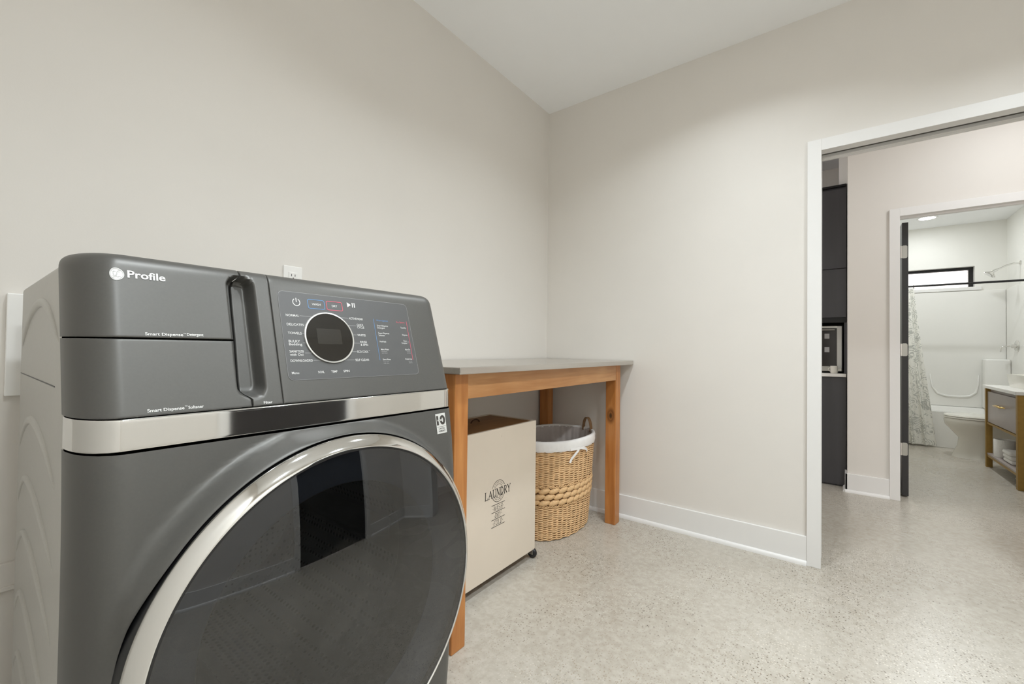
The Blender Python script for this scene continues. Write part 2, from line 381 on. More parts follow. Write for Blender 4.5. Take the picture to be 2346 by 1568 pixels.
struct('ceiling_bath', box(XH+0.115, XBB+0.14, YBR-0.12, YE, ZBC, ZBC+0.06), M_CEIL)

def baseboard(name, x0, x1, y0, y1, nrm, label=None):
    """flat board 140 mm high with a quarter-round shoe as its part; nrm = direction it faces"""
    t, s = 0.014, 0.013
    if nrm in ('-x', '+x'):
        d = -1 if nrm == '-x' else 1
        b = struct(name, box(x0, x0+d*t, y0, y1, 0, 0.140, 0.002), M_TRIM, label)
        V, Fc = [], []
        prof = [(0, 0)]+[(s*math.sin(a), 0.022*math.cos(a)) for a in [i*PI/12 for i in range(7)]]
        for y in (y0, y1): V += [(x0+d*(t+p), y, q) for p, q in prof]
    else:
        d = -1 if nrm == '-y' else 1
        b = struct(name, box(x0, x1, y0, y0+d*t, 0, 0.140, 0.002), M_TRIM, label)
        V, Fc = [], []
        prof = [(0, 0)]+[(s*math.sin(a), 0.022*math.cos(a)) for a in [i*PI/12 for i in range(7)]]
        for x in (x0, x1): V += [(x, y0+d*(t+p), q) for p, q in prof]
    n = len(prof); Fc = [(i, (i+1) % n, n+(i+1) % n, n+i) for i in range(n)]+[tuple(range(n))[::-1], tuple(range(n, 2*n))]
    obj('shoe_moulding', fix((V, Fc)), M_TRIM, b, 40)
    return b
CW = 0.057                                   # casing width
baseboard('baseboard_right', XR, 0, DY0+CW, YB-0.015, '-x', 'white baseboard with quarter-round shoe below the greige wall')
baseboard('baseboard_back', XL+0.028, XR-0.0, YB, 0, '-y')
baseboard('baseboard_left', XL, 0, YF, YB-0.03, '+x')
baseboard('baseboard_front_west', XL+0.03, FX0-CW, YF, 0, '+y')
baseboard('baseboard_front_east', FX1+CW, XR, YF, 0, '+y')
baseboard('baseboard_right_south', XR, 0, YF+0.03, DY1-CW, '-x')
baseboard('baseboard_hall', XH, 0, BY0+CW, YE+0.014, '-x', 'short white baseboard beside the bathroom doorway')
baseboard('baseboard_hall_south', XH, 0, -3.0, BY1-CW, '-x')
baseboard('baseboard_hall_end', XH-0.014, XH+0.115, YE, 0, '+y')

def casing(parent, x, y0, y1, ztop, face):
    """flat casing around a doorway in a wall of constant x; face = -1 towards -x"""
    t = 0.018*face; a, b = max(y0, y1), min(y0, y1)
    obj('casing_leg', box(x, x+t, a, a+CW, 0, ztop+CW, 0.0015), M_TRIM, parent)
    obj('casing_leg', box(x, x+t, b-CW, b, 0, ztop+CW, 0.0015), M_TRIM, parent)
    obj('casing_head', box(x, x+t, b, a, ztop, ztop+CW, 0.0015), M_TRIM, parent)
d1 = empty('door_1', (XR, (DY0+DY1)/2, 0), 'wide white-cased pocket doorway in the right wall', None, None, 'structure')
casing(d1, XR, DY0, DY1, DZ, -1); casing(d1, XR2, DY0, DY1, DZ, 1)
for y, s in ((DY0, 1), (DY1, -1)):
    for a, b in ((XR, 2.640), (2.692, XR2)): obj('side_jamb', box(a, b, y+s*0.004, y+s*0.02, 0, DZ+0.02), M_TRIM, d1)
    obj('pocket_back', box(2.640, 2.692, y+s*0.018, y+s*0.02, 0, DZ+0.02), M_TRIM, d1)
for a, b in ((XR, 2.640), (2.692, XR2)): obj('head_jamb', box(a, b, DY1-0.003, DY0+0.003, DZ+0.004, DZ+0.02), M_TRIM, d1)
obj('pocket_track', box(2.640, 2.692, DY1, DY0, DZ+0.018, DZ+0.02), mat('track_painted_shade', (84, 82, 76), 0.6), d1)  # dark colour stands in for the shade inside the slot
d2 = empty('door_2', (XH, (BY0+BY1)/2, 0), 'white-cased bathroom doorway with a charcoal door standing open', None, None, 'structure')
casing(d2, XH, BY0, BY1, DZ-0.006, -1)
obj('side_jamb', box(XH, XH+0.115, BY0+0.003, BY0+0.02, 0, DZ+0.014), M_TRIM, d2)
obj('side_jamb', box(XH, XH+0.115, BY1-0.02, BY1-0.003, 0, DZ+0.014), M_TRIM, d2)
obj('head_jamb', box(XH, XH+0.115, BY1-0.003, BY0+0.003, DZ-0.002, DZ+0.014), M_TRIM, d2)
obj('head_stop', box(XH+0.045, XH+0.075, BY1, BY0, DZ-0.013, DZ-0.002), M_TRIM, d2)
sl = obj('door_slab', box(4.250, 5.05, -0.436, -0.401, 0.010, 2.020, 0.001), M_DOOR, d2)
for z in (0.35, 1.079, 1.803):
    bm = fix((lambda P: ([(4.2475, y, z_) for y, z_ in P]+[(4.2501, y, z_) for y, z_ in P],
        [tuple(range(len(P)))[::-1], tuple(range(len(P), 2*len(P)))]+[(i, (i+1) % len(P), len(P)+(i+1) % len(P), len(P)+i) for i in range(len(P))]))(rrect(-0.431, -0.398, z-0.047, z+0.047, 0.011)))
    h = obj('hinge_plate', bm, M_NICK, sl)
    for dz, dy in ((-0.03, 0.004), (0.0, -0.008), (0.03, 0.004)):
        obj('screw', lathe([(0.0001, 4.2466), (0.0034, 4.2470), (0.0034, 4.2477)], (-0.415+dy, z+dz), 'x', 10), M_NICK, sl)
obj('hinge_pin', join(*[lathe([(0.0001, z-0.045), (0.0055, z-0.045), (0.0055, z+0.045), (0.0001, z+0.045)], (4.243, -0.394), 'z', 10) for z in (0.35, 1.079, 1.803)]), M_NICK, sl)
d3 = empty('door_3', ((FX0+FX1)/2, YF, 0), 'closed charcoal door with white casing behind the camera', None, None, 'structure')
sb = obj('door_slab', box(FX0, FX1, YF-0.06, YF-0.025, 0.01, DZ-0.004, 0.001), M_DOOR, d3)
for a, b in ((FX0-CW, FX0), (FX1, FX1+CW)): obj('casing_leg', box(a, b, YF, YF+0.018, 0, DZ+CW, 0.0015), M_TRIM, d3)
obj('casing_head', box(FX0, FX1, YF, YF+0.018, DZ, DZ+CW, 0.0015), M_TRIM, d3)
for a, b in ((FX0-0.02, FX0-0.002), (FX1+0.002, FX1+0.02)): obj('side_jamb', box(a, b, YF-0.12, YF, 0, DZ+0.02), M_TRIM, d3)
obj('head_jamb', box(FX0-0.002, FX1+0.002, YF-0.12, YF, DZ+0.002, DZ+0.02), M_TRIM, d3)
obj('lever_handle', join(lathe([(0.0001, YF-0.012), (0.026, YF-0.013), (0.026, YF-0.0255)], (FX0+0.07, 0.96), 'y', 24), tube([(FX0+0.07, YF-0.02, 0.96), (FX0+0.07, YF+0.03, 0.96), (FX0+0.09, YF+0.035, 0.96), (FX0+0.18, YF+0.035, 0.96)], 0.008)), M_NICK, sb, 40)

# bathroom window
wn = empty('window_1', (XBB, (WY0+WY1)/2, WZ0), 'black-framed transom window above the tub', None, None, 'structure')
XW = XBB+0.075
for b_ in ((XW, XW+0.05, WY1, WY1+0.042, WZ0, WZ1), (XW, XW+0.05, WY0-0.042, WY0, WZ0, WZ1), (XW, XW+0.05, WY1+0.042, WY0-0.042, WZ1-0.034, WZ1), (XW, XW+0.05, WY1+0.042, WY0-0.042, WZ0, WZ0+0.012)):
    obj('frame_bar', box(*b_), M_BLACKM, wn)
obj('pane', box(XW+0.02, XW+0.026, WY1+0.042, WY0-0.042, WZ0+0.012, WZ1-0.034), M_PANE, wn)
obj('window_sill', box(XBB-0.025, XW, WY1-0.055, WY0+0.03, WZ0-0.04, WZ0+0.001, 0.003), M_TRIM, wn)

# ================================================================== CEILING LAMPS
def downlight(x, y, z, power, label, rad=0.075, col=(0.885, 0.955, 1.0), spread=180):
    t = empty('recessed_light', (x, y, z), label, 'ceiling light', 'round flush ceiling lights')
    obj('trim_ring', lathe([(rad, z-0.004), (rad+0.012, z-0.006), (rad+0.018, z-0.001), (rad+0.018, z)], (x, y), 'z', 40), M_TRIM, t, 40)
    obj('diffuser', lathe([(0.0001, z-0.003), (rad, z-0.003)], (x, y), 'z', 40), M_LAMP, t)
    ld = bpy.data.lights.new('lamp_light', 'AREA'); ld.shape = 'DISK'; ld.size = 2*rad; ld.energy = power; ld.color = col; ld.spread = math.radians(spread)
    lo = bpy.data.objects.new('lamp_light', ld); COL.objects.link(lo); lo.location = (0, 0, -0.009); lo.parent = t
    return t
downlight(1.75, 0.36, ZC, P_LAUNDRY*0.62, 'round flush ceiling light of the laundry room between the steel table and the doorway', spread=136)
downlight(0.45, 0.36, ZC, P_LAUNDRY*0.62, 'round flush ceiling light of the laundry room above the floor before the washer', spread=136)
downlight(1.45, -0.85, ZC, P_LAUNDRY*1.05, 'added unseen fill light in the laundry ceiling by the dark closed door', spread=136)  # rear row: unseen lamp added for more bounce light
downlight(0.15, -0.85, ZC, P_LAUNDRY*1.45, 'added unseen fill light in the laundry ceiling, far corner behind the camera', spread=136)  # second added lamp of the rear row, fills the room from behind
downlight(3.42, -0.95, ZC, P_HALL, 'round flush ceiling light of the hall outside the bathroom')
downlight(3.60, 1.30, ZC, P_HALL, 'round flush ceiling light of the hall before the charcoal cabinets')
downlight(7.05, -0.89, ZBC, P_BATH*0.34, 'glowing round ceiling light over the bathtub', 0.075, (0.93, 0.975, 1.0))
downlight(5.70, -0.85, ZBC, P_BATH*1.2, 'round flush ceiling light over the bathroom floor', 0.075, (0.93, 0.975, 1.0))

# ================================================================== WASHER
wx0, wx1, wyb = 0.1040, 0.8170, 1.500
CA, CB, CM = 0.050, 0.095, 0.075
DCX, DCZ = 0.462, 0.556
def F_up(z): return 0.793+(z-0.9396)*0.3202
def F_lo(z): return 0.766+(0.385*(z-0.66)**2 if z > 0.66 else 0.06*(z-0.66)**2)
def plan(s):
    """arc position along the front -> (x, set-back): flat front, elliptic corners, straight sides"""
    if s < wx0+CA: sg, q, ex = -1, (wx0+CA-s)/CM, wx0+CA
    elif s > wx1-CA: sg, q, ex = 1, (s-(wx1-CA))/CM, wx1-CA
    else: return s, 0.0
    if q <= PI/2: return ex+sg*CA*math.sin(q), CB*(1-math.cos(q))
    return ex+sg*CA, CB+(q-PI/2)*CM
S_L = wx0+CA-PI/2*CM-0.014; S_R = wx1-CA+PI/2*CM+0.014
def s_list(a, b):
    L_ = []; s = a
    while s < b-1e-6:
        L_.append(s); s += 0.004 if (s < wx0+CA+0.004 or s > wx1-CA-0.004) else (0.0018 if 0.288 < s < 0.352 else 0.012)
    if b-L_[-1] < 0.0008: L_.pop()
    return L_+[b]
TOPARC = [(0.8652, 1.165), (0.8732, 1.190), (0.9000, 1.190)]
def vprof(v):
    """upright profile of the fascia: v < 1.165 is height, above it runs over the rounded top edge"""
    if v <= 1.165: return F_up(v), v, 0.0
    t = (v-1.165)/0.035
    if t <= 1:
        a, b, c = TOPARC; y = (1-t)**2*a[0]+2*t*(1-t)*b[0]+t*t*c[0]; z = (1-t)**2*a[1]+2*t*(1-t)*b[1]+t*t*c[1]
        return y, z, 0.016*t*t
    return 0.900+(t-1)*0.07, 1.190-0.004*(t-1), 0.016+0.002*(t-1)
def pocket(s, z):
    hx, hz, r = 0.0245, 0.109, 0.020
    qx, qz = abs(s-0.3212)-(hx-r), abs(z-1.068)-(hz-r)
    d = math.hypot(max(qx, 0), max(qz, 0))+min(max(qx, qz), 0)-r
    t = min(1, max(0, -d/0.011)); return 0.030*t*t*(3-2*t)
def skin(s, v, prof=vprof, off=0.0, pk=False):
    x, dy = plan(s); y, z, ins = prof(v)
    xc = (wx0+wx1)/2; x = xc+(x-xc)*(1-ins/(0.5*(wx1-wx0)))
    return (x, y+dy+off+(pocket(s, z) if pk else 0), z)
def patch(s0f, s1f, vlist, sref, prof=vprof, pk=False, edge=(1, 1, 1, 1), off=0.0):
    """skin patch between two boundary curves with slightly rolled edges (left, right, low, high) and a folded-back rim"""
    nu, nv = len(sref), len(vlist); a_, b_ = sref[0], sref[-1]; V = []
    E_ = 0.0022
    for v in vlist:
        s0, s1 = s0f(v), s1f(v)
        for i, sr in enumerate(sref):
            s = s0+(s1-s0)*(sr-a_)/(b_-a_)
            d = min([9]+([s-s0] if edge[0] else [])+([s1-s] if edge[1] else [])+([v-vlist[0]] if edge[2] else [])+([vlist[-1]-v] if edge[3] else []))
            o = 0.0012*(1-d/E_)**2 if d < E_ else 0
            V.append(skin(s, v, prof, off+o, pk))
    Fc = grid_faces(nu, nv)
    ring = [i for i in range(nu)]+[j*nu+nu-1 for j in range(1, nv)]+[(nv-1)*nu+i for i in range(nu-2, -1, -1)]+[j*nu for j in range(nv-2, 0, -1)]
    n0 = len(V)
    for i in ring: V.append((V[i][0]+(0 if 0.13 < V[i][0] < 0.80 else (0.004 if V[i][0] < 0.4 else -0.004)), V[i][1]+0.008, V[i][2]))
    for k in range(len(ring)):
        k2 = (k+1) % len(ring); Fc.append((ring[k2], ring[k], n0+k, n0+k2))
    return V, Fc
def edges(L_, ea=True, eb=True):
    a, b = L_[0], L_[-1]; e = [0.0007, 0.0014, 0.0022]
    mid = [x for x in L_[1:-1] if a+0.003 < x < b-0.003]
    return [a]+([a+q for q in e] if ea else [])+mid+([b-q for q in e[::-1]] if eb else [])+[b]
def frange(a, b, st):
    n = max(1, round((b-a)/st)); return [a+(b-a)*i/n for i in range(n+1)]
def seam(v):
    pts = [(0.90, 0.3190), (0.9596, 0.3190), (0.9610, 0.3150), (0.9638, 0.3109), (0.9836, 0.3102), (1.0586, 0.3123), (1.1211, 0.3129), (1.1573, 0.3136), (1.167, 0.319), (1.1757, 0.3222), (1.1894, 0.3205), (1.4, 0.3200)]
    return float(np.interp(v, [p[0] for p in pts], [p[1] for p in pts]))
G = 0.0013
wr = empty('washer_dryer', ((wx0+wx1)/2, 1.16, 0), 'graphite front-loading washer dryer with smoked glass door standing on the concrete floor', 'washing machine')
Z0, ZS, ZT = 0.9450, 1.0582, 1.235
VT = edges(frange(ZS+G, 1.160, 0.004)+frange(1.163, 1.200, 0.004)+[1.215, ZT], True, False)
VB = edges(frange(Z0, ZS-G, 0.004), True, True)
VA = edges(frange(Z0, 1.160, 0.004)+frange(1.163, 1.200, 0.004)+[1.215, ZT], True, False)
s_dr = s_list(S_L, seam(1.06)-G); s_dr = s_dr[:-1]+[s_dr[-1]-0.0014, s_dr[-1]-0.0007, s_dr[-1]]
upd = obj('detergent_drawer', patch(lambda v: S_L, lambda v: seam(v)-G, VT, s_dr, pk=True, edge=(0, 1, 1, 0)), M_STEELP, wr, 60)
lod = obj('softener_drawer', patch(lambda v: S_L, lambda v: seam(v)-G, VB, s_dr, pk=True, edge=(0, 1, 1, 1)), M_STEELP, wr, 60)
s_fl = s_list(seam(1.06)+G, 0.3704-G/2); s_fl = edges(s_fl)
fil = obj('filter_cover', patch(lambda v: seam(v)+G, lambda v: 0.3704-G/2, VA, s_fl, pk=True), M_STEELP, wr, 60)
con = obj('control_console', patch(lambda v: 0.3704+G/2, lambda v: S_R, VA, edges(s_list(0.3704+G/2, S_R), True, False), edge=(1, 0, 1, 0)), M_STEELP, wr, 60)
# bright band
def bandprof(v): return 0.7892+(v-0.8985)*0.03, v, 0.0
obj('chrome_band', patch(lambda v: S_L+0.004, lambda v: S_R-0.004, edges(frange(0.8985, 0.9435, 0.006)), s_list(S_L+0.004, S_R-0.004), bandprof, edge=(0, 0, 1, 1)), M_CHROME, wr, 60)
# lower front with the round opening and its raised lip
R_HOLE = 0.3280
def lowprof(v): return F_lo(v), v, 0.0
def front_panel():
    NA = 220; z0, z1 = 0.045, 0.8955; V, Fc = [], []
    ts = [0, 0.006, 0.012, 0.02, 0.03, 0.05, 0.08, 0.12, 0.17, 0.23, 0.30, 0.38, 0.48, 0.6, 0.72, 0.82, 0.90, 0.95, 0.985, 1.0]
    angs = sorted([2*PI*i/NA for i in range(NA)]+[math.atan2(z-DCZ, s-DCX) % (2*PI) for s in (S_L, S_R) for z in (z0, z1)])
    angs = [a for i, a in enumerate(angs) if i == 0 or a-angs[i-1] > 1e-4]; n = len(angs)
    for a in angs:
        ca, sa = math.cos(a), math.sin(a)
        k = min([((S_R if ca > 0 else S_L)-DCX)/ca if abs(ca) > 1e-6 else 9, ((z1 if sa > 0 else z0)-DCZ)/sa if abs(sa) > 1e-6 else 9])
        for t in ts:
            r = R_HOLE+(k-R_HOLE)*t; s, z = DCX+r*ca, DCZ+r*sa
            x, dy = plan(s); y = F_lo(z)
            q = min(1, max(0, 1-(r-R_HOLE)/min(0.024, k-R_HOLE))); lip = q*q*(3-2*q)
            up = min(1, max(0, (z-0.60)/0.16)); up = up*up*(3-2*up)
            y += (0.7325-y)*lip*up*min(1, max(0, 1-dy/0.05))
            V.append((x, y+dy, z))
        s, z = DCX+R_HOLE*ca, DCZ+R_HOLE*sa
        V.append((s, V[-len(ts)][1]+0.012, z))
    m_ = len(ts)+1
    for i in range(n):
        j = (i+1) % n
        for t in range(len(ts)-1): Fc.append((i*m_+t, i*m_+t+1, j*m_+t+1, j*m_+t))
        Fc.append((i*m_, j*m_, j*m_+len(ts), i*m_+len(ts)))
    return V, Fc
obj('front_panel', fix(front_panel()), M_STEELP, wr, 60)
# cabinet shell, open at the front
def shell():
    a, b, z0, z1, y0, y1 = wx0+0.0009, wx1-0.0009, 0.03, 1.177, 0.905, wyb
    P0 = rrect(a, b, z0, z1, 0.012, 4); P = []
    for k, p in enumerate(P0):                       # extra points up the sides so the front edge follows the front's profile
        q = P0[(k+1) % len(P0)]; m_ = 40 if abs(p[1]-q[1]) > 0.5 else 1
        P += [(p[0]+(q[0]-p[0])*t/m_, p[1]+(q[1]-p[1])*t/m_) for t in range(m_)]
    n = len(P)
    def y0f(z): return CB+0.003+(F_lo(z) if z < 0.8955 else 0.790 if z < 0.944 else F_up(min(z, 1.165)))
    V = [(x, max(y0f(z), 0.0), z) for x, z in P]+[(x, y1-0.006, z) for x, z in P]+[((x-0.462)*0.985+0.462, y1, (z-0.6)*0.99+0.6) for x, z in P]
    Fc = [(i, (i+1) % n, n+(i+1) % n, n+i) for i in range(n)]+[(n+i, n+(i+1) % n, 2*n+(i+1) % n, 2*n+i) for i in range(n)]+[tuple(range(2*n, 3*n))]
    return fix((V, Fc))
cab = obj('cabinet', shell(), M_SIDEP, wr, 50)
def rib(yp, zp, yb_, yf_, dzb, dzf, rad=0.0085):
    """pressed rib on the left side: low arch along the cabinet depth"""
    V, Fc = [], []; n = 26; sd = 7; x0 = wx0+0.0009
    for i in range(n+1):
        t = i/n; y = yb_+(yf_-yb_)*t
        z = zp-dzb*((y-yp)/(yb_-yp))**2 if y > yp else zp-dzf*((y-yp)/(yf_-yp))**2
        f = math.sin(PI*min(1, max(0, t)))**0.45
        for k in range(sd):
            q = PI*k/(sd-1); V.append((x0+0.0003-0.0058*f*math.sin(q), y, z+rad*(0.25+0.75*f)*math.cos(q)))
    return V, grid_faces(sd, n+1)
for yp, zp in ((1.22, 1.124), (1.29, 0.897), (1.345, 0.772), (1.345, 0.659), (1.375, 0.528), (1.38, 0.40)):
    obj('pressed_rib', fix(rib(yp-0.04, zp, 1.475, 0.955, 0.085, 0.075)), M_SIDEP, cab, 180)
obj('side_seam', box(wx0+0.0004, wx0+0.0012, 0.985, 1.49, 0.9792, 0.9812), M_BLACKP, cab)
for x in (wx0+0.07, wx1-0.07):
    for y in (0.96, 1.43): obj('foot', lathe([(0.0001, 0), (0.024, 0), (0.024, 0.012), (0.012, 0.016), (0.012, 0.032)], (x, y), 'z', 20), M_BLACKP, wr, 40)
obj('kick_edge', box(wx0+0.02, wx1-0.02, 0.86, 0.92, 0.028, 0.05), M_BLACKP, wr)

# ---- round door
DC = (DCX, DCZ)
dr = obj('door', lathe([(0.318, 0.800), (0.3225, 0.795), (0.3235, 0.732), (0.3205, 0.7265), (0.312, 0.7265), (0.300, 0.745), (0.296, 0.790)], DC, 'y', 160), M_BLACKP, wr, 35)
obj('chrome_ring', lathe([(0.3215, 0.7315), (0.3250, 0.7300), (0.3255, 0.7265), (0.3240, 0.7225), (0.3075, 0.7070), (0.3045, 0.7062), (0.3030, 0.7080), (0.3030, 0.716)], DC, 'y', 200), M_CHROME, dr, 45)
obj('black_edge', lathe([(0.3030, 0.7090), (0.2995, 0.7085), (0.2990, 0.7140)], DC, 'y', 160), M_BLACKP, dr, 45)
def domey(r): return 0.7085-0.026*(1-(r/0.30)**2)
obj('glass', facing(lathe([(0.0004 if i == 0 else 0.300*i/30, domey(0.300*i/30)) for i in range(31)], DC, 'y', 160), (0, -1, 0)), M_GLASSD, dr, 180)
obj('inner_trim', lathe([(0.299, 0.722), (0.285, 0.735), (0.262, 0.742), (0.240, 0.742), (0.232, 0.748)], DC, 'y', 120), mat('door_liner_grey', (100, 112, 136), 0.35, 0.2), dr, 60)
obj('glass_bowl', facing(lathe([(0.232, 0.746), (0.226, 0.775), (0.214, 0.815), (0.196, 0.850), (0.165, 0.880), (0.110, 0.897), (0.0004, 0.902)], DC, 'y', 120), (0, -1, 0)), M_GLASSB, dr, 180)
obj('gasket', lathe([(0.298, 0.790), (0.285, 0.800), (0.275, 0.830), (0.262, 0.850), (0.252, 0.856), (0.246, 0.875), (0.250, 0.892)], DC, 'y', 120), mat('bellows_rubber', (96, 104, 118), 0.3, var=0.04), wr, 70)
dm = obj('drum', fix(lathe([(0.250, 0.880), (0.268, 0.905), (0.268, 1.400), (0.240, 1.430), (0.0004, 1.440)], DC, 'y', 120)), M_DRUM, wr, 40)
for k in range(3):
    a = PI/2+0.5+k*2*PI/3; V = []; n = 9
    for j, y in enumerate((0.95, 0.97, 1.36, 1.39)):
        h = 0.045 if 0 < j < 3 else 0.004
        for i in range(n):
            q = -0.16+0.32*i/(n-1); r = 0.2672-h*max(0, math.cos(q/0.16*PI/2))
            V.append((DCX+r*math.cos(a+q), y, DCZ+r*math.sin(a+q)))
    obj('drum_lifter', (V, grid_faces(n, 4)), mat('lifter_plastic', (150, 146, 140), 0.4), dm, 60)
obj('tub_front', lathe([(0.300, 0.800), (0.332, 0.800), (0.332, 0.90)], DC, 'y', 120), M_BLACKP, wr, 40)

# ---- control panel: glass plate, dial, prints
def on_up(off): return lambda u, v: (lambda x, dy: (x, F_up(v)+dy-off, v))(*plan(u))
def plate(P, off, thick, fn=None):
    n = len(P); f1 = on_up(off); f2 = on_up(off-thick)
    return fix(([f1(*p) for p in P]+[f2(*p) for p in P], [tuple(range(n)), tuple(range(n, 2*n))[::-1]]+[(i, (i+1) % n, n+(i+1) % n, n+i) for i in range(n)]))
gp = obj('control_panel', plate(rrect(0.3845, 0.6955, 0.9858, 1.1572, 0.010), 0.0009, 0.003), M_PANEL, con)
obj('panel_edge', mapuv(poly_uv(rrect(0.3845, 0.6955, 0.9858, 1.1572, 0.010), 0.0009, True), on_up(0.0008)), M_GREYP, gp)
DX, DZ_, DR = 0.4778, 1.0685, 0.0535
def disc3(r, off): return [on_up(off)(*p) for p in disc_uv(DX, DZ_, r, r*0.952*1.02, 72)[0]]
n_ = 72
V = disc3(DR, 0.0010)+disc3(DR, 0.0042)+disc3(DR-0.0024, 0.0048)+disc3(DR-0.0030, 0.0030)
dial = obj('dial_ring', fix((V, [(j*n_+i, j*n_+(i+1) % n_, (j+1)*n_+(i+1) % n_, (j+1)*n_+i) for j in range(3) for i in range(n_)])), mat('dial_ring_silver', (222, 221, 216), 0.28, 0.5), con, 50)
obj('dial_screen', (disc3(DR-0.0028, 0.0034), [tuple(range(n_))]), M_SCREEN, dial)
obj('display_window', plate([(0.4500, 1.0545), (0.5030, 1.0545), (0.5030, 1.0860), (0.4500, 1.0860)], 0.0037, 0.0002), M_SCREEN2, dial)
W_, B_, R_, S_ = [], [], [], []
def T(lst, s, u, v, cap, width=None, align='l', bold=0.004, shear=0.0): lst.append(text_uv(s, u, v-cap/2, cap, width, align, bold, shear))
def Ln(lst, u0, v0, u1, v1, wd=0.0007): lst.append(quad_uv(u0, v0, u1, v1, wd))
left = [('NORMAL', 0.3943, 1.1098, 0.0255), ('DELICATES', 0.3937, 1.0918, 0.0330), ('TOWELS', 0.3937, 1.0748, 0.0265), ('BULKY', 0.3931, 1.0590, 0.0215), ('Bedding', 0.3931, 1.0532, 0.0250),
        ('SANITIZE', 0.3922, 1.0395, 0.0275), ('with Oxi', 0.3922, 1.0335, 0.0255), ('DOWNLOADED', 0.3918, 1.0219, 0.0430)]
for s, u, v, wd in left: T(W_, s, u, v, 0.0046, wd)
right = [('ACTIVEWEAR', 0.5286, 1.1118, 0.0350), ('QUICK', 0.5460, 1.0985, 0.0165), ('CYCLE', 0.5460, 1.0928, 0.0175), ('WHITES', 0.5432, 1.0755, 0.0205), ('RINSE', 0.5475, 1.0605, 0.0165),
         ('& SPIN', 0.5475, 1.0545, 0.0180), ('ECO COOL', 0.5365, 1.0392, 0.0270), ('SELF CLEAN', 0.5285, 1.0215, 0.0330)]
for s, u, v, wd in right: T(W_, s, u, v, 0.0046, wd)
T(S_, 'TM', 0.5645, 1.0415, 0.0018)
for u0, v, sgn in ((0.4212, 1.1098, -1), (0.4285, 1.0918, -1), (0.4215, 1.0748, -1), (0.4200, 1.0560, -1), (0.4215, 1.0363, -1), (0.4365, 1.0219, -1),
                   (0.5270, 1.1118, 1), (0.5440, 1.0957, 1), (0.5415, 1.0755, 1), (0.5460, 1.0575, 1), (0.5350, 1.0392, 1), (0.5270, 1.0215, 1)):
    Ln(S_, u0, v, DX+sgn*math.sqrt(max(1e-6, DR**2-(v-DZ_)**2)), v)
for s, u in (('Menu', 0.3912), ('SOIL', 0.4422), ('TEMP', 0.4697), ('SPIN', 0.4968)): T(W_, s, u, 0.9990, 0.0044, 0.0135)
# top row symbols
W_.append(poly_uv(arc(0.4183, 1.1372, 0.0070, 0.0072, 122, 418, 26), 0.0015)); Ln(W_, 0.4183, 1.1372, 0.4183, 1.1458, 0.0015)
for lst, a, b, s in ((B_, 0.4415, 0.4768, 'WASH'), (R_, 0.4817, 0.5174, 'DRY')):
    lst.append(poly_uv(rrect(a, b, 1.1268, 1.1456, 0.0034, 4), 0.0012, True)); T(W_, s, (a+b)/2, 1.1362, 0.0046, None, 'c')
W_.append(([(0.5300, 1.1476), (0.5300, 1.1366), (0.5392, 1.1421)], [(0, 1, 2)]))
for u in (0.5430, 0.5478): W_.append(quad_uv(u, 1.1368, u, 1.1474, 0.0022))
# option columns
Ln(B_, 0.5918, 1.1146, 0.5903, 1.0198, 0.0009); Ln(R_, 0.6862, 1.1141, 0.6842, 1.0195, 0.0009)
T(B_, 'Wash Options', 0.5990, 1.1118, 0.0036, 0.0320, bold=0.0); T(R_, 'Dry Options', 0.6800, 1.1108, 0.0036, 0.0245, 'r', bold=0.0)
for s, v, wd in (('Smart Dispense', 1.0995, 0.030), ('Detergent', 1.0945, 0.020), ('Smart Dispense', 1.0820, 0.030), ('Softener', 1.0770, 0.017), ('PreWash', 1.0625, 0.017), ('More Water', 1.0445, 0.021), ('Extra Rinse', 1.0218, 0.021)): T(W_, s, 0.5985, v, 0.0037, wd)
for s, v, wd in (('Timed Dry', 1.0975, 0.0165), ('Dryness', 1.0800, 0.0150), ('Drum', 1.0655, 0.0090), ('Complete', 1.0603, 0.0160), ('More Dry', 1.0445, 0.0140), ('Wrinkle Care', 1.0218, 0.0200)): T(W_, s, 0.6815 if v not in (1.0655, 1.0603) else 0.6760, v, 0.0037, wd, 'r')
for s, v in (('normal level', 1.0398), ('extra level', 1.0362), ('rinse cycle', 1.0165), ('adds time', 1.0130)):
    T(S_, s, 0.5985, v, 0.0020, 0.0150, bold=0.0); T(S_, s, 0.6810, v, 0.0020, 0.0105, 'r', bold=0.0)
S_.append(poly_uv(arc(0.6800, 1.0632, 0.0016, 0.0024, 180, 0, 8)+[(0.6822, 1.0606), (0.6778, 1.0606), (0.6784, 1.0632)], 0.0005))
for nm, lst, m_ in (('white_legend', W_, M_WHITEP), ('blue_legend', B_, M_BLUEP), ('pink_legend', R_, M_REDP), ('grey_legend', S_, M_GREYP)):
    obj(nm, mapuv(join(*lst), on_up(0.0013)), m_, gp)['kind'] = 'stuff'
